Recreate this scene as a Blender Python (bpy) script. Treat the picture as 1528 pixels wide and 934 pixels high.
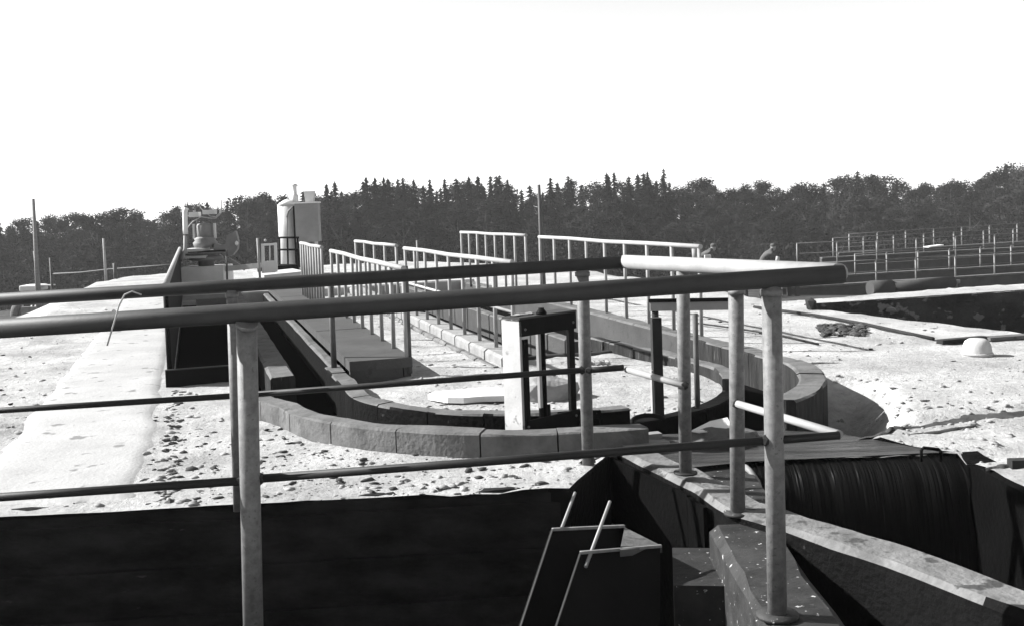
import bpy, bmesh, math, random
from mathutils import Vector, Matrix, noise
from mathutils.geometry import delaunay_2d_cdt
R = math.radians
random.seed(7)
sc = bpy.context.scene
for o in list(bpy.data.objects): bpy.data.objects.remove(o)
col = sc.collection

# ------------------------------------------------------------------ camera
W, H, F = 1528.0, 934.0, 1600.0          # photograph size and focal length in its pixels
CAMZ, PITCH, ROLL = 1.45, R(2.9), R(-2.1)
PY0 = 387.0                              # principal row
cd = bpy.data.cameras.new('camera'); cam = bpy.data.objects.new('camera', cd); col.objects.link(cam)
cam.matrix_world = Matrix.Translation((0, 0, CAMZ)) @ Matrix.Rotation(math.pi/2 - PITCH, 4, 'X') @ Matrix.Rotation(ROLL, 4, 'Z')
cd.sensor_width = 36; cd.lens = 36*F/W; cd.shift_y = (PY0 - H/2)/W
cd.clip_start = 0.05; cd.clip_end = 3000
sc.camera = cam
CM = cam.matrix_world.to_3x3(); CO = Vector((0, 0, CAMZ))
def ray(px, py): return CM @ Vector(((px - W/2)/F, -(py - PY0)/F, -1))
def P(px, py, d):
    r = ray(px, py); return CO + r*(d/r.y)
def G(px, py, z=0.0):
    r = ray(px, py); return CO + r*((z - CAMZ)/r.z)

# ------------------------------------------------------------------ sky, sun, exposure
SUN_EL, SUN_AZ = R(33), R(-79)           # azimuth from +Y towards +X
w = bpy.data.worlds.new('World'); sc.world = w; w.use_nodes = True
nt = w.node_tree; nt.nodes.clear()
sky = nt.nodes.new('ShaderNodeTexSky'); sky.sky_type = 'NISHITA'; sky.sun_disc = False
sky.sun_elevation = SUN_EL; sky.sun_rotation = SUN_AZ; sky.air_density = 1.0; sky.dust_density = 0.3
bw = nt.nodes.new('ShaderNodeRGBToBW'); bg = nt.nodes.new('ShaderNodeBackground'); out = nt.nodes.new('ShaderNodeOutputWorld')
bg.inputs['Strength'].default_value = 0.09
nt.links.new(sky.outputs[0], bw.inputs[0]); nt.links.new(bw.outputs[0], bg.inputs['Color']); nt.links.new(bg.outputs[0], out.inputs[0])
sd = bpy.data.lights.new('sun', 'SUN'); sd.energy = 5.0; sd.angle = R(0.6); sd.color = (1, 0.995, 0.985)
sun = bpy.data.objects.new('sun', sd); col.objects.link(sun)
to_sun = Vector((math.sin(SUN_AZ)*math.cos(SUN_EL), math.cos(SUN_AZ)*math.cos(SUN_EL), math.sin(SUN_EL)))
sun.rotation_euler = (-to_sun).to_track_quat('-Z', 'Y').to_euler()
sc.view_settings.view_transform = 'Standard'; sc.view_settings.look = 'None'
sc.view_settings.exposure = 1.5; sc.view_settings.gamma = 1.0; sc.view_settings.use_curve_mapping = False

# ------------------------------------------------------------------ materials
KA = 0.68      # overall paint and soil tone
def mat(name, a, b=None, scale=3.0, rough=0.8, bump=0.3, bscale=40.0, fleck=None, fscale=25.0, fcut=0.62, metal=0.0, spec=0.3, stretch=(1,1,1), lines=0.0):
    m = bpy.data.materials.new(name); m.use_nodes = True
    n = m.node_tree.nodes; l = m.node_tree.links
    bs = n['Principled BSDF']; bs.inputs['Roughness'].default_value = rough; bs.inputs['Metallic'].default_value = metal
    bs.inputs['Specular IOR Level'].default_value = spec
    b = a if b is None else b
    a, b = a*KA, b*KA; fleck = None if fleck is None else fleck*KA
    tc = n.new('ShaderNodeTexCoord'); mp = n.new('ShaderNodeMapping'); mp.inputs['Scale'].default_value = stretch
    l.new(tc.outputs['Object'], mp.inputs['Vector'])
    nz = n.new('ShaderNodeTexNoise'); nz.inputs['Scale'].default_value = scale; nz.inputs['Detail'].default_value = 9; nz.inputs['Roughness'].default_value = 0.65
    l.new(mp.outputs[0], nz.inputs['Vector'])
    cr = n.new('ShaderNodeValToRGB'); cr.color_ramp.elements[0].position = 0.34; cr.color_ramp.elements[1].position = 0.66
    cr.color_ramp.elements[0].color = (a, a, a, 1); cr.color_ramp.elements[1].color = (b, b, b, 1)
    l.new(nz.outputs['Fac'], cr.inputs[0]); outc = cr.outputs[0]
    if fleck is not None:
        f = n.new('ShaderNodeTexNoise'); f.inputs['Scale'].default_value = fscale; f.inputs['Detail'].default_value = 5
        l.new(mp.outputs[0], f.inputs['Vector'])
        fr = n.new('ShaderNodeValToRGB'); fr.color_ramp.elements[0].position = fcut; fr.color_ramp.elements[1].position = fcut + 0.05
        l.new(f.outputs['Fac'], fr.inputs[0])
        mx = n.new('ShaderNodeMixRGB'); mx.inputs[2].default_value = (fleck, fleck, fleck, 1)
        l.new(fr.outputs[0], mx.inputs[0]); l.new(outc, mx.inputs[1]); outc = mx.outputs[0]
    l.new(outc, bs.inputs['Base Color'])
    if bump > 0:
        b2 = n.new('ShaderNodeTexNoise'); b2.inputs['Scale'].default_value = bscale; b2.inputs['Detail'].default_value = 6
        l.new(mp.outputs[0], b2.inputs['Vector']); hsrc = b2.outputs['Fac']
        if lines > 0:
            wv = n.new('ShaderNodeTexWave'); wv.bands_direction = 'Z'; wv.inputs['Scale'].default_value = lines; wv.inputs['Distortion'].default_value = 0.6
            l.new(tc.outputs['Object'], wv.inputs['Vector'])
            ad = n.new('ShaderNodeMath'); l.new(wv.outputs['Fac'], ad.inputs[0]); l.new(hsrc, ad.inputs[1]); hsrc = ad.outputs[0]
        bp = n.new('ShaderNodeBump'); bp.inputs['Strength'].default_value = bump; bp.inputs['Distance'].default_value = 0.5/bscale
        l.new(hsrc, bp.inputs['Height']); l.new(bp.outputs[0], bs.inputs['Normal'])
    return m
M = {}
M['concrete'] = mat('grey_concrete', 0.085, 0.16, 4, 0.9, 0.5, 45, fleck=0.07, fscale=9, fcut=0.6)
M['deck'] = mat('weathered_deck', 0.045, 0.075, 2.5, 0.85, 0.4, 50, fleck=0.05, fscale=12, fcut=0.62)
M['ring'] = mat('ring_concrete', 0.085, 0.17, 5, 0.9, 0.6, 40, fleck=0.09, fscale=7, fcut=0.6)
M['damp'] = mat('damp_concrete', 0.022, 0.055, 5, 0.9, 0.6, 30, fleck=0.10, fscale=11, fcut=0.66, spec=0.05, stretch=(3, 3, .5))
M['pale_concrete'] = mat('pale_concrete', 0.45, 0.62, 3, 0.9, 0.3, 50)
M['wet_shade'] = mat('wet_shaded_black_concrete', 0.003, 0.007, 3, 0.75, 0.6, 30, fleck=0.08, fscale=16, fcut=0.72, spec=0.05)  # wet black concrete, also the painted shade on one inner ring arc
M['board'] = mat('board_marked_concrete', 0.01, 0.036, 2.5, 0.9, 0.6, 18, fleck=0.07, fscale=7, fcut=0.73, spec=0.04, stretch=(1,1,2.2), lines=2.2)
M['ledge'] = mat('stained_ledge_concrete', 0.013, 0.042, 6, 0.7, 0.35, 40, fleck=0.55, fscale=38, fcut=0.66)
M['walltop'] = mat('worn_wall_concrete', 0.12, 0.22, 6, 0.9, 0.7, 30, fleck=0.06, fscale=9, fcut=0.58)
M['near_black'] = mat('near_black_face', 0.0015, 0.004, 4, 0.8, 0.4, 30, spec=0.03)  # near-black tone for chamber and basin faces
M['rail_dark'] = mat('dark_painted_pipe', 0.034, 0.055, 7, 0.6, 0.15, 120, fleck=0.2, fscale=60, fcut=0.74, spec=0.2)
M['rail_mid'] = mat('thin_dark_pipe', 0.016, 0.028, 7, 0.6, 0.15, 120, spec=0.2)
M['post'] = mat('grey_pipe', 0.12, 0.22, 30, 0.6, 0.25, 160, fleck=0.12, fscale=70, fcut=0.62)
M['rail_pale'] = mat('pale_pipe', 0.28, 0.38, 6, 0.7, 0.15, 100)
M['rail_white'] = mat('whitewashed_rail', 0.34, 0.45, 5, 0.7, 0.1, 60)
M['post_thin'] = mat('thin_grey_post', 0.26, 0.38, 8, 0.7, 0.1, 60)
M['post_rust'] = mat('rusty_thin_post', 0.06, 0.12, 8, 0.7, 0.1, 60)
M['steel_black'] = mat('black_steel', 0.004, 0.009, 5, 0.7, 0.2, 60, spec=0.06)
M['steel_edge'] = mat('scraped_steel', 0.2, 0.35, 20, 0.5, 0.2, 80)
M['white'] = mat('white_paint', 0.75, 0.88, 4, 0.7, 0.05, 50)
M['panel'] = mat('grey_sheet_metal', 0.22, 0.3, 2.5, 0.6, 0.08, 20)
M['flank'] = mat('sunlit_flank', 0.42, 0.55, 6, 0.8, 0.2, 60, fleck=0.25, fscale=14, fcut=0.66)  # sun-facing side of the sluice post, its brightness put into the colour
M['galv'] = mat('light_metal', 0.56, 0.72, 3, 0.6, 0.1, 30)
M['midgrey'] = mat('grey_machine', 0.17, 0.27, 4, 0.6, 0.15, 40)
M['wood'] = mat('pale_wood', 0.2, 0.32, 5, 0.85, 0.3, 50, stretch=(1,1,6))
M['darkwood'] = mat('dark_wood', 0.012, 0.03, 5, 0.9, 0.4, 50)
M['stone'] = mat('pale_stone', 0.24, 0.36, 8, 0.95, 0.5, 40)
M['clod'] = mat('dirt_clod', 0.25, 0.42, 6, 1.0, 0.5, 60, spec=0.05)
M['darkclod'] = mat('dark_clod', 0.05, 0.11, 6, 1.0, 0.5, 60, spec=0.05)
M['bank'] = mat('dark_cut_earth', 0.04, 0.085, 2.2, 1.0, 0.7, 14, fleck=0.22, fscale=4.5, fcut=0.585, spec=0.05, stretch=(1, 1, 1.6))
M['bark'] = mat('bark', 0.05, 0.09, 5, 1.0, 0.4, 20)
M['tyre'] = mat('dusty_tyre', 0.12, 0.2, 9, 0.95, 0.3, 30)
M['cloth'] = mat('work_jacket', 0.07, 0.14, 9, 0.95, 0.2, 60)
M['skin'] = mat('skin', 0.35, 0.42, 8, 0.7, 0.05, 50)
M['rope'] = mat('pale_cord', 0.4, 0.5, 20, 0.9, 0.1, 90)
M['needles'] = mat('spruce_needles', 0.012, 0.024, 0.5, 1.0, 0, spec=0.05)
M['leaves'] = mat('leaf_green', 0.014, 0.03, 0.4, 1.0, 0, spec=0.05)
M['palebirch'] = mat('pale_leaf', 0.03, 0.055, 0.4, 1.0, 0, spec=0.05)
M['glass'] = mat('dark_glass', 0.03, 0.03, 2, 0.1, 0)

def ground_mat():
    m = bpy.data.materials.new('sandy_ground'); m.use_nodes = True
    n = m.node_tree.nodes; l = m.node_tree.links; bs = n['Principled BSDF']
    bs.inputs['Roughness'].default_value = 1.0; bs.inputs['Specular IOR Level'].default_value = 0.05
    tc = n.new('ShaderNodeTexCoord')
    def nz(s, d=8, r=0.6):
        q = n.new('ShaderNodeTexNoise'); q.inputs['Scale'].default_value = s; q.inputs['Detail'].default_value = d; q.inputs['Roughness'].default_value = r
        l.new(tc.outputs['Object'], q.inputs['Vector']); return q.outputs['Fac']
    def ramp(src, p0, c0, p1, c1):
        q = n.new('ShaderNodeValToRGB'); e = q.color_ramp.elements
        e[0].position = p0; e[0].color = (c0, c0, c0, 1); e[1].position = p1; e[1].color = (c1, c1, c1, 1)
        l.new(src, q.inputs[0]); return q.outputs[0]
    def mix(f, a, b):
        q = n.new('ShaderNodeMixRGB'); l.new(f, q.inputs[0])
        for i, v in ((1, a), (2, b)):
            if isinstance(v, float): q.inputs[i].default_value = (v, v, v, 1)
            else: l.new(v, q.inputs[i])
        return q.outputs[0]
    base = ramp(nz(1.3), 0.36, 0.28, 0.62, 0.42)
    fine = ramp(nz(14, 9, 0.7), 0.30, 0.70, 0.60, 1.0)
    mul = n.new('ShaderNodeMixRGB'); mul.blend_type = 'MULTIPLY'; mul.inputs[0].default_value = 1.0
    l.new(base, mul.inputs[1]); l.new(fine, mul.inputs[2])
    spots = ramp(nz(9, 5, 0.55), 0.655, 0.0, 0.70, 1.0)
    patch = ramp(nz(0.9, 4), 0.44, 0.0, 0.56, 1.0)
    mm = n.new('ShaderNodeMath'); mm.operation = 'MULTIPLY'; l.new(spots, mm.inputs[0]); l.new(patch, mm.inputs[1])
    c = mix(mm.outputs[0], mul.outputs[0], 0.035)
    # meadow below the embankment
    at = n.new('ShaderNodeAttribute'); at.attribute_name = 'meadow'
    c = mix(at.outputs['Fac'], c, ramp(nz(0.7), 0.35, 0.035, 0.65, 0.07))
    l.new(c, bs.inputs['Base Color'])
    bp = n.new('ShaderNodeBump'); bp.inputs['Strength'].default_value = 0.8; bp.inputs['Distance'].default_value = 0.03
    l.new(nz(26, 9, 0.7), bp.inputs['Height']); l.new(bp.outputs[0], bs.inputs['Normal'])
    return m
M['ground'] = ground_mat()
def water_mat():
    m = bpy.data.materials.new('dark_water'); m.use_nodes = True
    n = m.node_tree.nodes; l = m.node_tree.links; bs = n['Principled BSDF']
    bs.inputs['Base Color'].default_value = (0.006, 0.006, 0.006, 1); bs.inputs['Roughness'].default_value = 0.25
    bs.inputs['Specular IOR Level'].default_value = 0.0
    nz = n.new('ShaderNodeTexNoise'); nz.inputs['Scale'].default_value = 9; bp = n.new('ShaderNodeBump'); bp.inputs['Strength'].default_value = 0.3
    l.new(nz.outputs['Fac'], bp.inputs['Height']); l.new(bp.outputs[0], bs.inputs['Normal'])
    return m
M['water'] = water_mat()
M['flow'] = mat('streaked_flow', 0.02, 0.10, 2.2, 0.4, 0.5, 12, stretch=(0.8, 6, 1), spec=0.12)
M['fall'] = mat('falling_water', 0.003, 0.008, 8, 0.35, 0.5, 12, fleck=0.04, fscale=8, fcut=0.70, stretch=(7, 0.25, 0.25), spec=0.05)

# ------------------------------------------------------------------ helpers
def tag(o, label=None, cat=None, group=None, kind=None):
    if label: o['label'] = label
    if cat: o['category'] = cat
    if group: o['group'] = group
    if kind: o['kind'] = kind
    return o
def thing(name, label, cat, loc=(0, 0, 0), group=None):
    o = bpy.data.objects.new(name, None); o.empty_display_size = 0.1; col.objects.link(o); o.location = loc
    return tag(o, label, cat, group)
class MB:
    def __init__(s): s.v = []; s.f = []; s.sm = []
    def add(s, vs, fs, smooth=False):
        n = len(s.v); s.v += [Vector(v) for v in vs]
        for f in fs: s.f.append([i + n for i in f]); s.sm.append(smooth)
        return s
    def frame(s, o, ax, ay, az, sx, sy, sz):      # box centred at o along three axes
        ax, ay, az = Vector(ax)*sx/2, Vector(ay)*sy/2, Vector(az)*sz/2; o = Vector(o)
        vs = [o + i*ax + j*ay + k*az for k in (-1, 1) for j in (-1, 1) for i in (-1, 1)]
        return s.add(vs, [(0,2,3,1), (4,5,7,6), (0,1,5,4), (2,6,7,3), (0,4,6,2), (1,3,7,5)])
    def box(s, c, sz, rz=0.0):
        a = Vector((math.cos(rz), math.sin(rz), 0)); b = Vector((-a.y, a.x, 0))
        return s.frame(c, a, b, (0, 0, 1), *sz)
    def beam(s, p, q, wd, ht, up=(0, 0, 1)):
        p, q = Vector(p), Vector(q); d = (q - p); L = d.length; d.normalize()
        u = Vector(up); sd_ = d.cross(u)
        if sd_.length < 1e-4: sd_ = Vector((1, 0, 0))
        sd_.normalize(); u = sd_.cross(d)
        return s.frame((p + q)/2, d, sd_, u, L, wd, ht)
    def tube(s, pts, r, n=12, caps=True, r2=None):
        pts = [Vector(p) for p in pts]; rings = []; prev = None
        base = len(s.v)
        for i, p in enumerate(pts):
            d = (pts[min(i+1, len(pts)-1)] - pts[max(i-1, 0)]).normalized()
            if prev is None:
                a = d.cross(Vector((0, 0, 1)))
                if a.length < 1e-3: a = d.cross(Vector((1, 0, 0)))
            else: a = prev - d*prev.dot(d)
            a.normalize(); prev = a; b = d.cross(a)
            rr = r if r2 is None else r + (r2 - r)*i/(len(pts)-1)
            rings.append([p + (a*math.cos(t) + b*math.sin(t))*rr for t in [2*math.pi*k/n for k in range(n)]])
        vs = [v for rg in rings for v in rg]; fs = []
        for i in range(len(pts)-1):
            for k in range(n):
                k2 = (k+1) % n; fs.append((i*n+k, i*n+k2, (i+1)*n+k2, (i+1)*n+k))
        s.add(vs, fs, True)
        if caps:
            s.f.append([base + k for k in range(n)][::-1]); s.sm.append(False)
            s.f.append([base + (len(pts)-1)*n + k for k in range(n)]); s.sm.append(False)
        return s
    def lathe(s, c, prof, n=20):
        c = Vector(c); vs = []; fs = []
        for r, z in prof:
            for k in range(n):
                t = 2*math.pi*k/n; vs.append(c + Vector((r*math.cos(t), r*math.sin(t), z)))
        for i in range(len(prof)-1):
            for k in range(n):
                k2 = (k+1) % n; fs.append((i*n+k, i*n+k2, (i+1)*n+k2, (i+1)*n+k))
        s.add(vs, fs, True); b = len(s.v) - len(vs)
        s.f.append([b + k for k in range(n)][::-1]); s.sm.append(False)
        s.f.append([b + (len(prof)-1)*n + k for k in range(n)]); s.sm.append(False)
        return s
    def prism(s, poly, z0, z1):
        n = len(poly); vs = [Vector((p[0], p[1], z0)) for p in poly] + [Vector((p[0], p[1], z1)) for p in poly]
        fs = [tuple(range(n))[::-1], tuple(range(n, 2*n))] + [(i, (i+1) % n, n+(i+1) % n, n+i) for i in range(n)]
        return s.add(vs, fs)
    def blob(s, c, r, sq=(1, 1, 1), n=1, j=0.35, rnd=random):
        bm = bmesh.new(); bmesh.ops.create_icosphere(bm, subdivisions=n, radius=1)
        vs = [Vector(c) + Vector((v.co.x*sq[0], v.co.y*sq[1], v.co.z*sq[2]))*r*(1 + j*(rnd.random()-0.5)*2) for v in bm.verts]
        fs = [[v.index for v in f.verts] for f in bm.faces]; bm.free()
        return s.add(vs, fs)
    def build(s, name, m, parent=None):
        me = bpy.data.meshes.new(name); org = parent_origin(parent)
        me.from_pydata([v - org for v in s.v], [], s.f); me.polygons.foreach_set('use_smooth', s.sm)
        bm = bmesh.new(); bm.from_mesh(me); bmesh.ops.recalc_face_normals(bm, faces=bm.faces); bm.to_mesh(me); bm.free()
        me.materials.append(M[m]); me.update()
        o = bpy.data.objects.new(name, me); col.objects.link(o)
        if parent is not None: o.parent = parent
        return o
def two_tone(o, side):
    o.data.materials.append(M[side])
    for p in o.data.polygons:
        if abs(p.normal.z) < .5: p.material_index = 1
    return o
def parent_origin(p):
    v = Vector((0, 0, 0))
    while p is not None: v += p.location; p = p.parent
    return v
def nz2(x, y, s, seed=0.0): return noise.noise(Vector((x*s + seed, y*s - seed, seed)))

def rough_wall(path, th, z0, z1, cham=0.012, jit=0.006, step=0.16, rnd=random):
    """a cast wall along a polyline: chamfered, slightly uneven section"""
    pts = []
    for a, b in zip(path[:-1], path[1:]):
        a, b = Vector(a[:2]), Vector(b[:2]); k = max(1, int((b-a).length/step))
        for i in range(k): pts.append(a + (b-a)*i/k)
    pts.append(Vector(path[-1][:2]))
    mb = MB(); n = len(pts); w2 = th/2; vs = []
    for i, p in enumerate(pts):
        d = (pts[min(i+1, n-1)] - pts[max(i-1, 0)]).normalized(); nr = Vector((d.y, -d.x))
        ph = [0.0]
        def J(p=p, ph=ph):
            ph[0] += 7.3; return jit*(1.6*noise.noise(Vector((p.x*3.1, p.y*3.1, ph[0]))) + .25*(rnd.random()-.5))
        for o_, z in ((-w2, z0), (-w2+J(), z1-cham), (-w2+cham+J(), z1+J()), (w2-cham+J(), z1+J()), (w2+J(), z1-cham), (w2, z0)):
            q = p + nr*o_; vs.append((q.x, q.y, z))
    fs = []
    for i in range(n-1):
        for k in range(6):
            k2 = (k+1) % 6; fs.append((i*6+k, i*6+k2, (i+1)*6+k2, (i+1)*6+k))
    fs.append(tuple(range(6))); fs.append(tuple(range((n-1)*6, n*6))[::-1])
    return mb.add(vs, fs)

def inpoly(x, y, poly):
    c = False; j = len(poly)-1
    for i in range(len(poly)):
        xi, yi = poly[i][0], poly[i][1]; xj, yj = poly[j][0], poly[j][1]
        if (yi > y) != (yj > y) and x < (xj-xi)*(y-yi)/(yj-yi) + xi: c = not c
        j = i
    return c
def polydist(x, y, poly, closed=True):
    best = 1e9; n = len(poly)
    for i in range(n if closed else n-1):
        ax, ay = poly[i][0], poly[i][1]; bx, by = poly[(i+1) % n][0], poly[(i+1) % n][1]
        dx, dy = bx-ax, by-ay; L = dx*dx+dy*dy
        t = 0 if L == 0 else max(0, min(1, ((x-ax)*dx+(y-ay)*dy)/L))
        d = (x-ax-t*dx)**2 + (y-ay-t*dy)**2
        if d < best: best = d
    return math.sqrt(best)
def densify(poly, st):
    r = []
    for i in range(len(poly)):
        a, b = Vector(poly[i][:2]), Vector(poly[(i+1) % len(poly)][:2]); k = max(1, int((b-a).length/st))
        for q in range(k): r.append(tuple(a + (b-a)*q/k))
    return r
def sheet(outer, holes, pts, zf):
    """triangulated sheet with real cut-outs"""
    vs = []; es = []
    for poly in [outer] + holes:
        n0 = len(vs); vs += [Vector(p[:2]) for p in poly]; m = len(poly)
        es += [(n0+i, n0+(i+1) % m) for i in range(m)]
    vs += [Vector(p) for p in pts]
    ov, oe, of, _, _, _ = delaunay_2d_cdt(vs, es, [], 0, 1e-5)
    mb = MB(); fs = []
    for f in of:
        cx = sum(ov[i].x for i in f)/len(f); cy = sum(ov[i].y for i in f)/len(f)
        if not inpoly(cx, cy, outer): continue
        if any(inpoly(cx, cy, h) for h in holes): continue
        fs.append(list(f))
    used = sorted(set(i for f in fs for i in f)); mp = {o_: i for i, o_ in enumerate(used)}
    mb.add([(ov[i].x, ov[i].y, zf(ov[i].x, ov[i].y)) for i in used], [[mp[i] for i in f] for f in fs], True)
    return mb

# ------------------------------------------------------------------ plan of the place
C0 = Vector((0.20, 8.10)); AX = R(16.5)
U = Vector((-math.sin(AX), math.cos(AX))); NR = Vector((math.cos(AX), math.sin(AX)))
def T(o_, t): return tuple(C0 + NR*o_ + U*t)
def T3(o_, t, z): p = T(o_, t); return Vector((p[0], p[1], z))
def arc(r, a0, a1, n):            # angles in degrees, world
    return [(C0.x + r*math.cos(R(a0+(a1-a0)*i/n)), C0.y + r*math.sin(R(a0+(a1-a0)*i/n))) for i in range(n+1)]
TL = 10.6                         # length of the straight channels
PLATEAU = [(-8.5, 1), (-7.6, 13), (-7.2, 16.2), (-7.9, 18.5), (-9.2, 23), (-9.7, 26.5), (-8.6, 28.5), (-3, 30), (-0.5, 27)] + [tuple(G(*p, 0)[:2]) for p in ((880, 404), (1000, 418), (1110, 441), (1160, 450), (1206, 447), (1294, 439), (1417, 430), (1528, 423), (1640, 414))] + [(20, 16), (20, 1)]
def gz(x, y):
    if inpoly(x, y, PLATEAU): s = 0.0
    else: s = polydist(x, y, PLATEAU)
    z = -0.065*min(s, 95) - 1.25*(1-math.exp(-s/3.0))
    if s > 3: z += 0.25*nz2(x, y, 0.11, 3.0)
    return z
# cut-outs
PIT1 = [(-7.5, 2.9), (2.1, 2.9), (1.72, 3.66), (1.19, 4.76), (1.12, 5.0), (0.60, 6.12), (0.52, 6.12), (0.25, 5.40), (-2.4, 5.26), (-7.5, 5.12)]
PIT2 = [(1.22, 4.77), (1.26, 5.80), (2.42, 5.86), (2.44, 5.0), (3.2, 3.2), (2.1, 3.2), (1.8, 3.76)]
SLAB = [(0.56, 6.10), (0.50, 6.9), (1.95, 6.9), (2.0, 6.42), (2.38, 5.86), (1.26, 5.80), (1.22, 4.76), (0.98, 4.9), (0.62, 6.1)]
tank_outer = [T(-2.72, TL), T(-2.72, 1.95), T(-2.24, 1.95), T(-2.22, 0.6), T(-2.10, 0.05)] + arc(1.94, 205, 376.5, 26) + [T(1.98, 2), T(2.05, 6), T(2.05, TL)]
TANK = tank_outer
TRENCH = [tuple(G(*p, 0)[:2]) for p in ((1209, 461), (1255, 466), (1300, 471), (1350, 477), (1400, 482), (1440, 488), (1485, 492), (1528, 498), (1640, 516), (1800, 516), (1640, 426.5), (1528, 434), (1420, 441), (1324, 447.5), (1211, 454.5))]
HOLES = [densify(PIT1, .12), densify(PIT2, .1), densify(SLAB, .1), densify(TANK, .15), densify(TRENCH, .15)]

# ------------------------------------------------------------------ ground
rg = random.Random(3)
pts = []
def scatter(y0, y1, sp, half):
    y = y0
    while y < y1:
        x0, x1 = half(y); x = x0
        while x < x1:
            px, py = x + (rg.random()-.5)*sp*.8, y + (rg.random()-.5)*sp*.8
            if not any(inpoly(px, py, h) for h in HOLES): pts.append((px, py))
            x += sp
        y += sp
hf = lambda y: (-0.50*y - 0.4, 0.50*y + 0.4)
scatter(5.05, 9.0, 0.06, hf); scatter(9.0, 19.0, 0.13, hf); scatter(19, 32, 0.4, hf)
scatter(1, 32, 1.0, lambda y: (-18, -0.5*y-0.6)); scatter(1, 32, 1.0, lambda y: (0.5*y+.6, 20)); scatter(32, 70, 2.0, lambda y: (-45, 45))
scatter(72, 460, 12, lambda y: (-440, 440)); scatter(-40, 70, 12, lambda y: (-440, -46)); scatter(-40, 70, 12, lambda y: (47, 440))
def rough_amt(x, y):
    q = Vector((x, y)) - C0; o_ = q.dot(NR)
    a = 0.5 + 0.5*nz2(x, y, 0.6, 9)
    if o_ < -3.75: a += 0.8
    if -3.72 < o_ < -2.82: return 0.15
    if y < 7.5: a += 0.1
    return a
def ground_z(x, y):
    z = gz(x, y)
    if y < 40 and abs(x) < 25:
        a = rough_amt(x, y)
        z += a*(0.020*nz2(x, y, 2.3) + 0.018*nz2(x, y, 6.5, 2) + 0.016*nz2(x, y, 15, 5))
        # spoil bank at the left edge and hollow right of the ring, sunk to widen its shadow
        d = math.hypot((x+8.2)/2.0, (y-24)/3.2); z += 0.06*math.exp(-d*d)
        qx, qy = x-C0.x, y-C0.y; rr_ = math.hypot(qx, qy) + .04*nz2(x, y, 4); an = math.degrees(math.atan2(qy, qx))
        if 1.9 < rr_ < 2.75 and -58 < an < 8:
            z -= (0.34 + .04*nz2(x, y, 9))*min(1, max(0, (2.60+.07*nz2(x, y, 2.5)-rr_)/.30))*min(1, (an+58)/10, (8-an)/16)
        # wheel ruts on the right
        for (ax, ay, bx, by, dp) in ((2.0, 6.62, 4.4, 7.15, .05), (2.3, 6.45, 4.4, 6.92, .035), (2.45, 5.75, 3.2, 6.0, .04)):
            k = polydist(x, y, [(ax, ay), (bx, by)], False) + 0.05*nz2(x, y, 3)
            if k < 0.14: z -= dp*math.cos(k/0.14*math.pi/2)
    return z
outer = [(-450, -45), (450, -45), (450, 470), (-450, 470)]
g = sheet(outer, HOLES, pts, ground_z).build('ground', 'ground')
tag(g, kind='structure')
att = g.data.attributes.new('meadow', 'FLOAT', 'POINT')
vals = []
for v in g.data.vertices:
    s = 0 if inpoly(v.co.x, v.co.y, PLATEAU) else polydist(v.co.x, v.co.y, PLATEAU)
    vals.append(min(1, max(0, (s-0.9)/1.2)))
att.data.foreach_set('value', vals)

# smooth pale path on the left
rp = random.Random(5); L_, R_ = [], []
ts = [-2.75 + i*0.16 for i in range(100)]
mb = MB(); vs = []; NX = 14
for i, t in enumerate(ts):
    l0 = -3.78 + 0.05*nz2(t, 0, 1.6) + 0.02*nz2(t, 3, 6); r0 = -2.77 + (0.07*nz2(t, 8, 2.2) + 0.04*nz2(t, 2, 8) if t < 1.7 else 0)
    for k in range(NX+1):
        o_ = l0 + (r0-l0)*k/NX; p = T(o_, max(t, (5.40 + .03*nz2(k, 0, .9) - C0.y - o_*NR.y)/U.y))
        ed = min(k, NX-k); z = 0.013 + 0.006*nz2(p[0], p[1], 3) + .004*nz2(p[0], p[1], 11) - (0.05 if ed == 0 else 0.006 if ed == 1 else 0)
        if t <= (5.46 - C0.y - o_*NR.y)/U.y: z -= .05
        vs.append((p[0], p[1], z))
fs = [(i*(NX+1)+k, i*(NX+1)+k+1, (i+1)*(NX+1)+k+1, (i+1)*(NX+1)+k) for i in range(len(ts)-1) for k in range(NX)]
M['path'] = mat('pale_screed', 0.42, 0.52, 1.6, 1.0, 0.4, 40, fleck=0.25, fscale=6, fcut=0.63, spec=0.05)
tag(mb.add(vs, fs, True).build('path', 'path'), kind='structure')

# ------------------------------------------------------------------ front chamber
ch = thing('inlet_chamber', 'deep black concrete chamber below the pipe railing in the foreground', 'chamber', (-1, 4.2, -2.4))
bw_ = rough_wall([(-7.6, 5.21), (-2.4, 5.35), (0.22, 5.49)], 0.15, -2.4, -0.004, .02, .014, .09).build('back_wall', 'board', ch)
for k in range(9):       # imprints of the shuttering boards
    z1 = -.07 - .24*k; dy = .012*random.Random(k+50).random()
    rough_wall([(-7.6, 5.137-dy), (-2.4, 5.277-dy), (0.20, 5.415-dy)], 0.03, z1-.232+.01*random.Random(k).random(), z1, .004, .004, .25).build('board_band', 'board', bw_)
rough_wall([(0.20, 5.40), (0.46, 6.12)], 0.13, -2.4, 0.0, .015, .008).build('side_wall', 'wet_shade', ch)
MB().box((-2.9, 4.0, -2.45), (9.2, 3.4, 0.1)).build('floor', 'near_black', ch)
two_tone(rough_wall([(0.66, 6.18), (0.82, 5.7), (0.965, 5.25), (1.04, 4.92), (1.17, 4.72), (1.33, 4.45), (1.5, 4.14), (1.72, 3.66), (2.0, 3.05), (2.25, 2.5)], 0.21, -2.4, 0.02, .025, .012, .06).build('wall_with_posts', 'walltop', ch), 'wet_shade')
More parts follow.
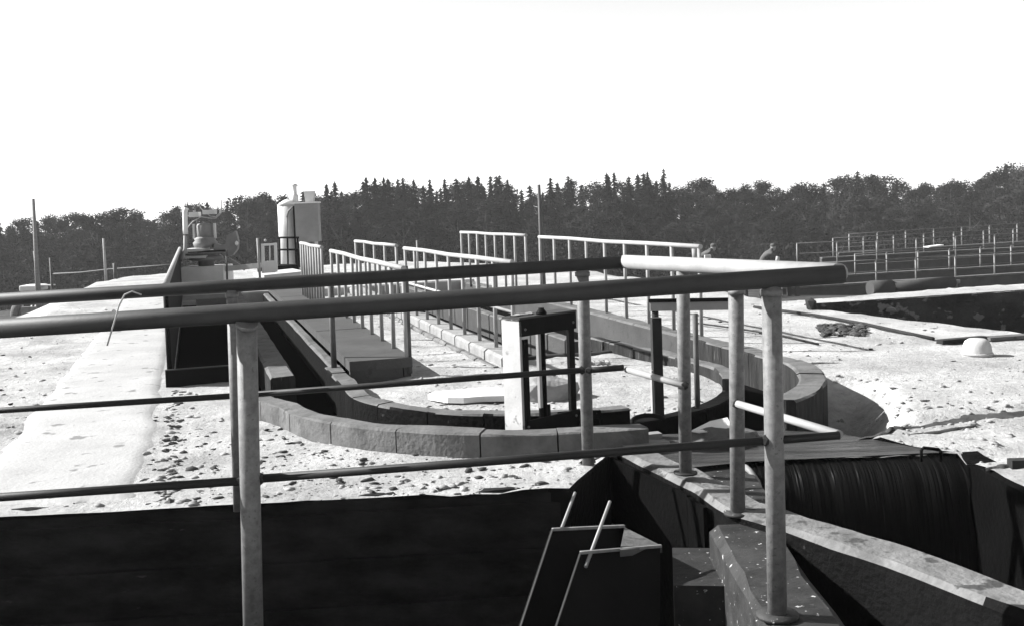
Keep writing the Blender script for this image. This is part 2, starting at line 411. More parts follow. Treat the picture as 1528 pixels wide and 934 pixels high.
rough_wall([(1.00, 4.80), (0.985, 4.3), (0.96, 3.3)], 0.29, -2.4, -0.035, .03, .015).build('post_ledge', 'ledge', ch)
MB().box((0.79, 4.72, -0.62), (0.24, 0.50, 0.86), R(-8)).build('step', 'ledge', ch)
MB().prism([(0.70, 6.1), (1.08, 5.1), (1.14, 4.74), (1.21, 4.74), (1.255, 5.84), (0.95, 5.9)], -.5, -.035).build('apron', 'ledge', ch)
rough_wall([(0.47, 6.14), (0.66, 6.16)], 0.05, -2.4, 0.0).build('end_wall', 'wet_shade', ch)
# near-black facing on the inside of the post wall
a, b, c_ = Vector((0.54, 6.12)), Vector((0.845, 5.22)), Vector((0.89, 4.96))
mbf = MB()
for p, q in ((a, b), (b, c_)):
    d = (q-p).normalized(); nn = Vector((d.y, -d.x))*-0.0
    mbf.beam((p.x-.012, p.y, -1.21), (q.x-.012, q.y, -1.20), 0.02, 2.38)
mbf.build('wall_facing', 'near_black', ch)
MB().box((0.45, 5.9, -0.85), (0.10, 0.5, 0.9), R(-20)).build('buttress', 'concrete', ch)
# leaning steel gate plates in the chamber
def plate(name, label, corners, d, rod, th=0.012):
    tl, tr, bl, br = corners
    p = [P(*tl, d[0]), P(*tr, d[1]), P(*br, d[3]), P(*bl, d[2])]
    n_ = (p[1]-p[0]).cross(p[3]-p[0]).normalized()*th
    t = thing(name, label, 'steel plate', tuple(p[3]))
    m_ = MB(); vs = p + [q+n_ for q in p]
    m_.add(vs, [(0,1,2,3), (7,6,5,4), (0,4,5,1), (1,5,6,2), (2,6,7,3), (3,7,4,0)]).build('plate', 'steel_black', t)
    MB().beam(p[0]-n_*.6, p[1]-n_*.6, 0.014, 0.012).build('top_rim', 'steel_edge', t)
    MB().beam(p[0]-n_*.8, p[3]-n_*.8, 0.007, 0.007).build('side_rim', 'rail_dark', t)
    MB().tube([P(*rod[0], rod[2]), P(*rod[1], rod[3])], 0.008, 8).build('lifting_rod', 'rail_pale', t)
    return t
plate('gate_plate', 'black steel gate plate leaning in chamber, thin rod above its left end', [(823, 790), (930, 785), (762, 975), (890, 975)], (4.75, 4.95, 4.35, 4.5), ((858, 735), (838, 788), 5.2, 4.76))
plate('gate_plate', 'black steel gate plate nearer the railing corner with long pale rod crossing it', [(865, 825), (985, 815), (812, 985), (985, 985)], (4.45, 4.65, 4.05, 4.2), ((910, 748), (874, 845), 4.75, 4.40))
mb = MB(); p = [P(932, 786, 4.97), P(988, 814, 4.68), P(925, 820, 4.5)]
mb.add(p + [q - Vector((0, 0, .03)) for q in p], [(0,1,2), (5,4,3), (0,3,4,1), (1,4,5,2), (2,5,3,0)])
tag(mb.build('concrete_shelf', 'concrete'), 'small lit grey concrete shelf between the two black gate plates', 'shelf')

# ------------------------------------------------------------------ weir and falls on the right
wr = thing('weir_basin', 'black concrete basin under the falling water at lower right', 'basin', (2.0, 4.8, -2.4))
rough_wall([(2.50, 5.9), (2.50, 5.0), (3.3, 3.2)], 0.14, -2.4, -0.01, .02, .01).build('right_wall', 'near_black', wr)
rough_wall([(1.22, 5.93), (2.44, 5.98)], 0.16, -2.4, -0.10, .02, .01).build('weir_wall', 'wet_shade', wr)
MB().box((2.3, 4.4, -2.3), (2.2, 3.2, 0.1)).build('floor', 'near_black', wr)
rw = random.Random(8); mb = MB()
# water sheet over the slab
slab = [(0.56, 6.14), (0.62, 6.60), (0.9, 6.62), (1.6, 6.62), (1.93, 6.50), (2.36, 5.90), (1.27, 5.86), (0.9, 5.75)]
spts = [(0.5 + 2*rw.random(), 5.7 + 1.0*rw.random()) for i in range(500)]; spts = [p for p in spts if inpoly(*p, slab)]
tag(sheet(slab, [], spts, lambda x, y: -0.01 + 0.008*nz2(x*0.6, y*5, 2.0)).build('water', 'flow'), kind='structure')
# falling sheet with ribs
prof = [(6.02, 0.0), (5.92, 0.0), (5.85, -0.012), (5.79, -0.05), (5.745, -0.11), (5.70, -0.22), (5.66, -0.40), (5.62, -0.75), (5.57, -1.3), (5.54, -2.2)]
NXW = 90; vs = []
for i in range(NXW+1):
    x = 1.255 + 1.165*i/NXW; rib = 0.008*nz2(x, 0, 14) + 0.007*nz2(x, 4, 45); e = 0.0
    for j, (y, z) in enumerate(prof):
        k = min(1, j/3.0); vs.append((x + 0.02*j*nz2(x, j*.3, 3)*0.3, y - k*rib - 0.02, z - 0.03 + (0.5*rib if j < 3 else 0)))
npf = len(prof); fs = [(i*npf+j, (i+1)*npf+j, (i+1)*npf+j+1, i*npf+j+1) for i in range(NXW) for j in range(npf-1)]
tag(MB().add(vs, fs, True).build('waterfall', 'fall'), kind='structure')
tag(MB().tube([P(*p) for p in ((1112, 696, 5.76), (1120, 703, 5.70), (1130, 718, 5.66), (1138, 742, 5.62), (1142, 772, 5.6))], .016, 8).build('water_stream', 'panel'), kind='structure')
h = thing('lifting_handle', 'dark bent rod handle standing on the weir edge', 'handle', tuple(G(1375, 685, 0)))
p0, p1 = P(1375, 688, 5.75), P(1404, 688, 5.75); up = Vector((0, 0, .075))
MB().tube([p0, p0+up*.8, p0+up+Vector((.012, 0, 0)), p1+up-Vector((.012, 0, .008)), p1+up*.75, p1], 0.009, 8).build('rod', 'steel_black', h)
for i, (a, b) in enumerate((((930, 668), (995, 660)), ((940, 652), (985, 648)))):
    tag(MB().beam(G(*a, .03), G(*b, .03), 0.07, 0.03).build('board', 'wood'), ['pale board on the weir slab, nearer the railing', 'short pale board behind another at the ring opening'][i], 'board')
mb = MB(); mb.blob(G(1078, 655, .02), 0.16, (1.3, .7, .55), 2, .15); tag(mb.build('concrete_lump', 'concrete'), 'rounded dark concrete lump in the ring opening behind the railing', 'rubble')
c_ = G(1061, 636, .1); mb = MB().add([c_+Vector(v) for v in ((-.12, 0, -.02), (.0, .02, .03), (.1, .01, .05), (.12, -.04, .0), (.02, -.05, -.01), (-.08, -.05, -.02))], [(0,1,4,5), (1,2,3,4)])
mb.add([v - Vector((0, 0, .006)) for v in mb.v[:6]], [(5,4,1,0), (4,3,2,1)])
tag(mb.build('paper_scrap', 'white'), 'crumpled white scrap on the dark lump', 'scrap')
MBs = MB().box(tuple(P(1521, 693, 5.5)), (.10, .06, .06)); tag(MBs.build('brick', 'darkwood'), 'small dark brick at the right edge on pale ground', 'brick')

# ------------------------------------------------------------------ channel tank with the rounded end
tk = thing('channel_tank', 'long concrete channel tank with rounded near end and railed walkways', 'tank', (C0.x, C0.y, -1.0))
rt = random.Random(11)
def segs(path, th, z0, z1, m, L=0.42, name='wall_segment', dz=0.006, jit=.009, side=None):
    # split a polyline into castings with open joints
    P_ = [Vector(p) for p in path]; acc = 0; cur = [P_[0]]
    pieces = []
    fine = []
    for a, b in zip(P_[:-1], P_[1:]):
        k = max(1, int((b-a).length/0.05))
        for i in range(k): fine.append(a+(b-a)*i/k)
    fine.append(P_[-1]); cur = [fine[0]]; acc = 0; lim = L*(.8+.4*rt.random())
    for a, b in zip(fine[:-1], fine[1:]):
        acc += (b-a).length; cur.append(b)
        if acc > lim: pieces.append(cur); cur = [b + (b-a).normalized()*0.006]; acc = 0; lim = L*(.8+.4*rt.random())
    if len(cur) > 2: pieces.append(cur)
    for pc in pieces:
        rough_wall([tuple(p) for p in pc], th, z0 + 0.002*rt.random(), z1 + dz*(rt.random()-.5)*2, .012, jit, .1, rt).build(name, m, tk) if not side else two_tone(rough_wall([tuple(p) for p in pc], th, z0 + 0.002*rt.random(), z1 + dz*(rt.random()-.5)*2, .012, jit, .1, rt).build(name, m, tk), side)
ZT = 0.15
segs([T(-2.2, 1.0), T(-2.18, 0.6), T(-2.06, 0.06)] + arc(1.94, 204, 286, 32), 0.15, -1.0, ZT-0.01, 'ring', .46)
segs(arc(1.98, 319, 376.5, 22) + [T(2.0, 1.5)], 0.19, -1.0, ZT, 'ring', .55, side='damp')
segs([T(-1.42, 1.35), T(-1.42, 0.3), T(-1.42, 0.0)] + arc(1.42, 196.5, 290, 36), 0.14, -1.0, ZT, 'ring', .36, side='wet_shade')
segs(arc(1.40, 292, 345, 20), 0.13, -1.0, 0.045, 'wet_shade', .6)  # shaded arc, its shadow put into the near-black colour
segs(arc(1.40, 346, 376.5, 12) + [T(1.33, 1.0), T(1.22, 2.05)], 0.13, -1.0, ZT-.02, 'ring', .8, side='damp')
rough_wall([T(-2.2, 1.02), T(-2.21, 1.9)], 0.10, -1.0, 0.0, .015, .006, .3).build('outer_wall', 'wet_shade', tk)
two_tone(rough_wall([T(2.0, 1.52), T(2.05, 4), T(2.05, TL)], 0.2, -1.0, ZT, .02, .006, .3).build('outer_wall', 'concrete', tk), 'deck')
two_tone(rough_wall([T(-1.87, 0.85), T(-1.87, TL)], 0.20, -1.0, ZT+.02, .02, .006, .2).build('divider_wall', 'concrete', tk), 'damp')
two_tone(rough_wall([T(-1.38, 1.37), T(-1.38, TL)], 0.10, -1.0, ZT-.02, .02, .006, .3).build('divider_wall', 'concrete', tk), 'wet_shade')
rough_wall([T(0.12, 1.15), T(0.12, TL)], 0.24, -1.0, ZT, .02, .006, .3).build('divider_wall', 'stone', tk)
rough_wall([T(-0.05, 1.15), T(-0.05, TL)], 0.07, -0.6, 0.07, .015, .008, .12).build('kerb', 'walltop', tk)
two_tone(rough_wall([T(0.92, 1.75), T(0.92, TL)], 0.12, -1.0, ZT, .015, .006, .2).build('divider_wall', 'concrete', tk), 'deck')
rough_wall([T(-2.5, TL), T(2.2, TL)], 0.2, -1.0, ZT+.02, .02, .006, .3).build('end_wall', 'pale_concrete', tk)
rough_wall([T(0.2, 1.62), T(1.25, 1.62)], 0.10, -1.0, 0.06, .02, .01, .15).build('cross_wall', 'darkwood', tk)
# walkway deck
ts2 = [0.92 + i*(TL-0.92)/12 for i in range(13)]
for a, b in zip(ts2[:-1], ts2[1:]):
    mb = MB(); q = [T(-1.335, a+.004), T(-0.82, a+.004), T(-0.82, b-.004), T(-1.335, b-.004)]
    mb.prism(q, 0.155, 0.235 + 0.006*(rt.random()-.5)).build('walkway_slab', 'deck', tk)
rough_wall([T(-0.86, 0.95), T(-0.86, TL)], 0.06, -.6, .155, .0, .0, .4).build('deck_support', 'deck', tk)
rough_wall([T(-1.33, 0.97), T(-0.9, 0.97)], 0.06, -.6, .155, .0, .0, .4).build('deck_support', 'deck', tk)
# sand fill between the walls and on the island
isl = [T(-0.85, TL-.1), T(-0.85, 1.0), T(-1.36, 0.95), T(-1.36, 0.0)] + arc(1.36, 197, 376, 30) + [T(1.2, 1.6), T(0.1, 1.6), T(-0.02, 1.7), T(-0.02, TL-.1)]
ip = []
for i in range(9000):
    x, y = -4 + 6*rg.random(), 6.6 + 5*rg.random()
    if inpoly(x, y, isl): ip.append((x, y))
def isl_z(x, y):
    d = polydist(x, y, [T(-0.4, 0.9), T(0.4, 0.2)], False)
    return 0.035 + 0.05*math.exp(-(d/0.7)**2) + 0.016*nz2(x, y, 3.1) + 0.012*nz2(x, y, 9, 4)
fill = tag(sheet(densify(isl, .15), [], ip, isl_z).build('sand_fill', 'ground'), kind='structure')
wp = [T(-2.72, TL), T(-2.72, 1.96), T(-2.22, 1.96), T(-2.2, 0.4)] + arc(1.9, 205, 376.5, 26) + [T(2.0, 2), T(2.0, TL)]
tag(MB().prism(wp, -0.98, -0.13).build('water', 'water'), kind='structure')

# inlet channel along the path with its tall black side plate
il = thing('inlet_channel', 'narrow black inlet channel beside the pale path, tall plate on its left', 'channel', tuple(T3(-2.5, 2, -0.8)))
for i in range(6):
    a, b = 1.98 + i*1.9, 1.98 + (i+1)*1.9 - .01
    MB().beam(T3(-2.745, a, .02), T3(-2.745, b, .02), 0.03, 1.66).build('side_plate', 'steel_black', il)
MB().tube([T3(-2.745, 1.98, .86), T3(-2.745, 6.0, .865), T3(-2.745, 13.4, .86)], 0.03, 10).build('lit_top_edge', 'rail_pale', il)  # pale bar painting the sunlit top edge of the side plate
MB().tube([T3(-2.745, 1.97, -.3), T3(-2.745, 1.97, .84)], 0.022, 8).build('edge_post', 'steel_black', il)
MB().beam(T3(-2.78, 1.93, 0.04), T3(-2.22, 1.93, 0.04), 0.06, 0.20).build('front_beam', 'steel_black', il)
MB().beam(T3(-2.78, 1.93, 0.145), T3(-2.22, 1.93, 0.145), 0.05, 0.006).build('beam_edge', 'rail_dark', il)
MB().beam(T3(-2.70, 10.3, .15), T3(-2.0, 10.3, .15), 0.10, 0.07).build('end_beam', 'rail_white', il)
for i in range(5):  # pale blocks shaped in place of a sunlit strip at the plate foot
    MB().box(T3(-2.69, 2.15+.26*i, -0.10), (.045, .16, .12+.04*rt.random()), AX+.1*(rt.random()-.5)).build('block', 'stone', il)

# ------------------------------------------------------------------ railings
def guard_rail(label, A, B, n, hgt=0.82, rr=0.024, rp=0.019, mid=0.0, mr='rail_white', mp_='post_thin', group='railings on the tank walls', ext=0.03, skip=()):
    A, B = Vector(A), Vector(B); t = thing('guard_rail', label, 'railing', tuple(A), group)
    up = Vector((0, 0, hgt)); d = (B-A).normalized()*ext
    mids = [A + up + (B-A)*f + Vector((0, 0, .006*math.sin(9*f))) for f in (0, .25, .5, .75, 1)]
    mids[0] -= d; mids[-1] += d
    MB().tube(mids, rr, 10).build('top_rail', mr, t)
    if mid: MB().tube([A+up*mid, B+up*mid], rr*.6, 8).build('mid_rail', mr, t)
    for i in range(n):
        if i in skip: continue
        p = A + (B-A)*i/(n-1); o_ = Vector(((rt.random()-.5)*.012, (rt.random()-.5)*.012, 0))
        MB().tube([p - Vector((0, 0, .05)), p + up*.5 + o_*.5, p + up + o_*0.0], rp, 8).build('post', mp_, t)
    return t
guard_rail('white railing on the walkway by the near end of the left channel', T3(-0.86, 5.70, .22), T3(-0.86, 0.95, .22), 9, .74)
guard_rail('short white railing of closely set posts below the pale tank tower', T3(-0.98, 8.3, .22), T3(-0.95, 5.95, .22), 9, .78)
guard_rail('long white railing with lower rail on the middle tank wall', T3(0.06, 5.65, ZT), T3(0.14, 1.2, ZT), 9, .80, mid=.46)
guard_rail('short white railing at the far end of the middle tank wall', T3(-0.06, 9.1, ZT), T3(0.04, 6.15, ZT), 5, .82)
guard_rail('white railing on the far part of the right tank wall left of the thin pole', T3(1.92, 10.2, ZT), T3(2.0, 6.75, ZT), 8, .86)
guard_rail('white railing along the near part of the right tank wall behind the pale side pipe', T3(2.1, 6.4, ZT), T3(2.06, 1.45, ZT), 9, .84)
e = thing('guard_rail', 'dark two post railing across the near end of the walkway', 'railing', tuple(T3(-1.46, .97, .2)), 'railings on the tank walls')
for o_, t_, h_ in ((-1.42, 1.25, .86), (-0.84, 0.96, .98)): MB().tube([T3(o_, t_, .1), T3(o_, t_, h_)], 0.024, 10).build('post', 'post_rust', e)
MB().tube([T3(-1.42, 1.25, .60), T3(-0.84, 0.96, .62)], 0.017, 8).build('mid_rail', 'steel_black', e)

# ------------------------------------------------------------------ front pipe railing
fr = thing('pipe_railing', 'dark welded pipe railing round the chamber crossing the whole foreground', 'railing', (0.9, 3.7, 0.03))
DL, DN, DFL, DF = 3.52, 3.70, 5.30, 5.62
def rail(pl, name, r, m, n=16):
    MB().tube([P(*p) for p in pl], r, n).build(name, m, fr)
rail([(-160, 500, DL-.02), (330, 469.5, 3.57), (800, 439.5, 3.64), (1258, 409.5, DN)], 'top_rail', .0325, 'rail_dark')
rail([(-160, 457, DFL-.04), (330, 428, 5.41), (940, 391, DF)], 'top_rail', .033, 'rail_dark')
rail([(932, 391, DF), (1080, 398.5, 4.75), (1252, 408, 3.78)], 'top_rail', .036, 'rail_pale')
rail([(-160, 752, DL+.03), (362, 717, 3.60)], 'mid_rail', .0145, 'rail_mid', 10)
rail([(388, 713.5, 3.60), (1142, 657, DN)], 'mid_rail', .0145, 'rail_mid', 10)
rail([(1160, 656, DN), (1252, 649, DN+.02)], 'mid_rail', .0145, 'rail_mid', 10)
rail([(-160, 622, DFL), (345, 590.5, 5.4)], 'mid_rail', .0155, 'rail_mid', 10)
rail([(352, 590, 5.4), (868, 552, 5.58)], 'mid_rail', .0155, 'rail_mid', 10)
rail([(880, 552, 5.58), (930, 548, DF)], 'mid_rail', .0165, 'rail_mid', 10)
rail([(935, 551, DF), (1022, 575, 5.2)], 'mid_rail', .0165, 'rail_pale', 10)
rail([(1100, 602, 4.72), (1160, 620, 4.3), (1252, 648, 3.74)], 'mid_rail', .0165, 'rail_pale', 10)
def post(a, b, r, m='post', n=16, low=0.0):
    p, q = P(*a), P(*b); q = q + (q-p).normalized()*low
    o_ = MB().tube([p, (p+q)/2, q], r, n).build('post', m, fr)
    return o_
post((368, 484, 3.575), (379, 985, 3.60), .034)
post((346, 434, 5.41), (357, 762, 5.30), .0285)
post((869, 402, 5.60), (878, 698, 5.85), .033)
post((1019, 403, 5.10), (1023, 706, 5.40), .032)
post((1098, 420, 4.72), (1101, 764, 4.86), .034)
post((1151, 424, 3.70), (1160, 916, 3.72), .034)
MB().lathe(P(1160, 917, 3.72), [(.075, -.006), (.075, .006), (.03, .01)], 16).build('foot_flange', 'ledge', fr)
MB().lathe(P(1101, 765, 4.86), [(.065, -.006), (.065, .006), (.03, .01)], 16).build('foot_flange', 'ledge', fr)
MB().tube([P(368, 487, 3.56), P(368.5, 482, 3.555)], .036, 16).build('weld_collar', 'post', fr)
for (x, y, d_, r_) in ((869, 406, 5.60, .04), (1020, 411, 5.08, .038), (1099, 432, 4.70, .038), (1151, 432, 3.70, .0375), (346, 438, 5.41, .033)):
    c1 = P(x, y, d_); MB().tube([c1, c1 - Vector((0, 0, .022))], r_, 14).build('weld_collar', 'post', fr)
for (x, y, d_) in ((362, 717, 3.60), (388, 713.5, 3.60), (1142, 657, 3.70), (1161, 656, 3.70), (868, 552, 5.58), (880, 552, 5.58), (1100, 602, 4.72), (1022, 575, 5.2)):
    MB().blob(P(x, y, d_), .022, n=1, j=.15).build('weld_bead', 'rail_mid', fr)
MB().tube([P(1023, 706, 5.40), P(1023, 703, 5.40)], .06, 14).build('foot_flange', 'ledge', fr)
MB().tube([P(1140, 440, 3.78), P(1150, 428, 3.74)], .02, 10).build('brace_stub', 'rail_dark', fr)
# pale cord caught on the rails
cp = [(160, 515, 3.52), (170, 482, 3.50), (178, 455, 3.50), (186, 440, 3.49), (197, 435, 3.50), (211, 440, 3.52)]
tag(MB().tube([P(*p) for p in cp], .0028, 6).build('cord', 'rope'), 'thin pale cord hooked over the front rail at left', 'cord')

# ------------------------------------------------------------------ sluice frame on the ring wall
sf = thing('sluice_gate', 'steel sluice frame with one bright flank and screw stem on the ring wall', 'sluice gate', tuple(G(775, 650, .1)))
dF = 6.30
A0 = P(784, 652, dF); B0 = P(862, 645, 6.62); up = Vector((0, 0, 1))
e1 = (B0-A0); e1.z = 0; wd = e1.length; e1.normalize(); e2 = Vector((-e1.y, e1.x, 0))   # e2 points away
hgt = 0.69; z0 = A0.z
def fb(name, c1, c2, cz, s1, s2, sz, m, parent=sf):
    o_ = Vector((A0.x, A0.y, z0)) + e1*c1 + e2*c2 + up*cz
    return MB().frame(o_, e1, e2, up, s1, s2, sz).build(name, m, parent)
fb('post', 0.0, .085, hgt/2, .02, .15, hgt, 'flank'); fb('post_flange', .03, .005, hgt/2-.05, .04, .012, hgt-.12, 'steel_black')
fb('post', wd, .035, hgt/2, .02, .05, hgt, 'steel_black'); fb('post_flange', wd-.03, .005, hgt/2, .04, .012, hgt, 'steel_black')
fb('top_beam', wd/2, .0, hgt-.04, wd+.02, .02, .10, 'steel_black'); fb('top_plate', wd/2, .07, hgt+.016, wd+.04, .15, .012, 'rail_dark')
fb('sill_plate', wd/2+.02, -.002, .04, wd, .012, .11, 'steel_black')
o_ = Vector((A0.x, A0.y, z0)) + e1*wd*.42 + e2*.02
MB().tube([o_ + up*.08, o_ + up*(hgt+.06)], .018, 10).build('screw_stem', 'steel_black', sf)
MB().frame(o_ + up*.10, e1, e2, up, .09, .012, .12).build('gate_foot', 'steel_black', sf)
MB().frame(o_ + up*.40 - e1*.035, e1, e2, up, .022, .02, .5).build('guide_bar', 'rail_pale', sf)
MB().lathe(o_ + up*(hgt+.02), [(.03, 0), (.034, .01), (.02, .03)], 10).build('stem_nut', 'steel_black', sf)
for b1_ in (.02, wd-.02):
    for bz in (.06, hgt-.05): MB().blob(Vector((A0.x, A0.y, z0)) + e1*b1_ + e2*-.012 + up*bz, .009, n=1, j=.05).build('bolt', 'post', sf)
for k in range(5): MB().blob(o_ + up*(hgt+.025) + e1*(-.17+.035*k) + e2*.06, .022, (1.3, 1, .5)).build('cement_lump', 'stone', sf)

# second sluice: dark plank post, thin post, plank
s2 = thing('sluice_post', 'thick dark timber post with a pale left edge at the ring opening', 'post', tuple(G(982, 628, .1)))
b0 = G(983, 627, .02); 
MB().box((b0.x, b0.y, b0.z+.33), (.062, .06, .68), R(6)).build('plank', 'darkwood', s2)
MB().box((b0.x-.036, b0.y+.01, b0.z+.16), (.012, .05, .34), R(6)).build('sunlit_edge', 'rail_pale', s2)  # pale strip painting the sunlit lower left edge of the plank
b1 = G(1041, 607, .12); tag(MB().tube([b1, b1+Vector((0, 0, .60))], .018, 8).build('stake', 'post_rust'), 'thin dark stake on the inner ring wall seen through the side rail', 'stake')
pl = thing('crossbar', 'horizontal grey plank with dark top edge behind the side pipe posts', 'plank', tuple(P(975, 455, 9.2)))
MB().beam(P(970, 457, 9.3), P(1092, 455, 9.3), .03, .085).build('plank', 'panel', pl); MB().beam(P(968, 449, 9.29), P(1092, 447, 9.29), .035, .03).build('top_edge', 'steel_black', pl)
MB().tube([P(977, 448, 9.32), P(979, 510, 9.32)], .03, 8).build('bracket', 'darkwood', pl)
sc_ = G(708, 586, .085)
tag(MB().prism([(sc_.x + (.32+.14*nz2(k, 1, .9))*math.cos(k*.449), sc_.y + (.2+.12*nz2(k, 7, .9))*math.sin(k*.449)) for k in range(14)], .05, sc_.z+.006).build('slab', 'white'), 'bright white slab lying on the sandy island', 'slab')
c_ = G(735, 572, .12); 
mb = MB().blob(G(815, 583, .1), .19, (1.25, .7, .62), 2, .10); tag(mb.build('boulder', 'stone'), 'grey rounded lump behind the sluice frame', 'boulder')
c_ = G(896, 545, .08); mb = MB()
for k in range(5): mb.blob(c_ + Vector((.04*k-.1, .02*(k % 2), .02)), .035, (1, 1, .8))
tag(mb.build('cement_heap', 'stone'), 'little heap of pale crumbs at the end of the inner right wall', 'heap', kind='stuff')
mb = MB(); n_ = 14; cc = G(968, 641, .05)
mb.tube([cc + Vector((.10*math.cos(t), .05*math.sin(t), .05+.03*math.sin(t))) for t in [math.pi*1.1*i/n_ for i in range(n_+1)]], .014, 8)
tag(mb.build('bent_rod', 'steel_black'), 'curved dark rod on the sand at the foot of the dark post', 'rod')

# ------------------------------------------------------------------ right hand ground: trench, debris
mb = MB(); e0, e1_ = G(1200, 455.2).xy, G(1700, 422.5).xy; NXB, NZB = 70, 12; vs = []
for i in range(NXB+1):
    for j in range(NZB+1):
        p = e0 + (e1_-e0)*i/NXB; z = 0.012 - 1.5*j/NZB; s = 0.10*nz2(i*.22, j*.5, 1.0) + .05*nz2(i*.7, j*1.4, 1.0, 4)
        vs.append((p.x + .3*s, p.y - 0.10*j/NZB*1.2 + s*(1 if j else .3), z))
fs = [(i*(NZB+1)+j, (i+1)*(NZB+1)+j, (i+1)*(NZB+1)+j+1, i*(NZB+1)+j+1) for i in range(NXB) for j in range(NZB)]
mb.add(vs, fs, True).add([(3, 8, -1.45), (14, 8, -1.45), (14, 17.5, -1.45), (3, 15, -1.45)], [(0, 1, 2, 3)])
tag(mb.build('trench', 'bank'), kind='structure')
def pipe(name, label, cat, pl_, r, m): tag(MB().tube([G(x, y, z) for x, y, z in pl_], r, 8).build(name, m), label, cat)
pipe('steel_rod', 'long dark rod lying on pale ground from the railing towards the trench', 'rod', [(1125, 458, .03), (1215, 470, .03), (1290, 483, .03), (1350, 496, .03), (1393, 505, .02)], .017, 'darkwood')
pipe('steel_rod', 'thin dark rod lying on pale ground just right of the corner post', 'rod', [(1040, 482, .03), (1100, 490, .03), (1165, 500, .02), (1221, 513, .02)], .010, 'darkwood')
tag(MB().beam(G(1402, 510, .03), G(1470, 504, .03), .09, .04).build('board', 'darkwood'), 'dark board lying behind the pale tub on the right', 'board')
tag(MB().beam(G(1472, 505, .03), G(1560, 499, .03), .12, .03).build('board', 'concrete'), 'grey board running out of the frame on the right', 'board')
tb = thing('tub', 'pale upturned tub lying on the bright ground at right', 'tub', tuple(G(1458, 532, 0)))
c_ = G(1458, 530, 0); MB().lathe(c_, [(.125, -.02), (.122, .04), (.115, .09), (.10, .125), (.07, .145), (.02, .148)], 20).build('body', 'pale_concrete', tb)
MB().tube([c_ + Vector(((.125*math.cos(t)), (.125*math.sin(t)), .02)) for t in [2*math.pi*i/24 for i in range(25)]], .009, 6, False).build('rim', 'pale_concrete', tb)
mb = MB().blob(G(1211, 455, .06), .10, (.8, .8, 1.1), 1, .2); tag(mb.build('boulder', 'darkwood'), 'dark stone at the start of the pale strip above the trench', 'stone')
mb = MB(); q = random.Random(21)
for i in range(110):
    c_ = G(1222 + 70*q.random(), 484 + 16*q.random(), .02); mb.blob(c_, .015+.03*q.random(), (1.2, 1.2, .6), 1, .4, q)
tag(mb.build('rubble', 'darkclod'), 'patch of dark broken rubble on the bright ground at right', 'rubble', kind='stuff')
mb = MB().blob(P(1405, 461, 14.9), .12, (1.3, .8, .8), 2, .2); tag(mb.build('boulder', 'stone'), 'pale boulder stuck in the dark bank of the trench', 'boulder')
mb = MB(); q = random.Random(23)
for x, y in ((1395, 470), (1422, 456), (1431, 452), (1437, 461), (1447, 458), (1452, 466), (1486, 463), (1489, 471), (1508, 480), (1360, 466), (1376, 470), (1330, 462)): mb.blob(P(x, y, 14.75+(x-1405)*.0065), .03+.05*q.random(), (1.2, .7, .8), 1, .35, q)
tag(mb.build('bank_stones', 'stone'), 'pale crumbs stuck in the dark bank of the trench', kind='stuff')
def clods(name, m, n, seed, smin, smax, test):
    q = random.Random(seed); mb = MB(); k = 0
    bm = bmesh.new(); bmesh.ops.create_icosphere(bm, subdivisions=1, radius=1)
    bv_ = [v.co.copy() for v in bm.verts]; bf = [[v.index for v in f.verts] for f in bm.faces]; bm.free()
    tries = 0
    while k < n and tries < n*30:
        tries += 1
        px, py = q.random()*W, 440 + 350*q.random()**.8
        p = G(px, py, 0)
        if p.y > 18: continue
        z = None
        if inpoly(p.x, p.y, isl): z = isl_z(p.x, p.y)
        elif any(inpoly(p.x, p.y, h) for h in (PIT1, PIT2, SLAB, TANK, TRENCH)): continue
        else: z = ground_z(p.x, p.y)
        if not test(p.x, p.y, q): continue
        s = smin + (smax-smin)*q.random()**3
        a = q.random()*6.28; ca, sa = math.cos(a), math.sin(a); ex = 1 + .7*q.random(); ez = .25 + .3*q.random()
        vs = []
        for v in bv_:
            f = s*(.55+.9*q.random()); x, y_ = v.x*f*ex, v.y*f*.9
            vs.append((p.x + x*ca - y_*sa, p.y + x*sa + y_*ca, z + v.z*f*ez + s*.08))
        mb.add(vs, bf, True); k += 1
    return tag(mb.build(name, m), kind='stuff')
def dark_strip(path, seed):  # thin dark uneven strip laid just over the ground
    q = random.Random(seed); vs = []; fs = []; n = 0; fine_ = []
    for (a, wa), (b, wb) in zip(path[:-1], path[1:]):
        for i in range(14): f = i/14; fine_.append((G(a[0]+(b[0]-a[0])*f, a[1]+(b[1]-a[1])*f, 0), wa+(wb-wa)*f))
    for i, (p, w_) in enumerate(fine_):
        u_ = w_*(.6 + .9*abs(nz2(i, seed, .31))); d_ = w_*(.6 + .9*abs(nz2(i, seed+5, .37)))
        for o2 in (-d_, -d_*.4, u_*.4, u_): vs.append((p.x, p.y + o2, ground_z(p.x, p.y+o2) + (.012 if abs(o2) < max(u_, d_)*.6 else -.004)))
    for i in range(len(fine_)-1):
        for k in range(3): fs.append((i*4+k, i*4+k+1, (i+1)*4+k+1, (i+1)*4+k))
    return tag(MB().add(vs, fs, True).build('dark_ground_strip', 'darkclod'), kind='structure')
dark_strip([((1296, 641), .02), ((1340, 634), .05), ((1390, 624), .07), ((1450, 617), .10), ((1545, 608), .11)], 3)
dark_strip([((1262, 656), .02), ((1330, 645), .035), ((1400, 637), .035), ((1460, 628), .02)], 8)
dark_strip([((1470, 699), .01), ((1490, 696), .03), ((1545, 691), .02)], 12)
def off_(x, y): return (Vector((x, y)) - C0).dot(NR)
def tA(x, y, q):
    o_ = off_(x, y)
    if -3.7 < o_ < -2.8: return q.random() < .12
    return nz2(x, y, .8, 9) + .25*q.random() > (-.25 if (y < 7.6 or o_ < -3.7) else .15)
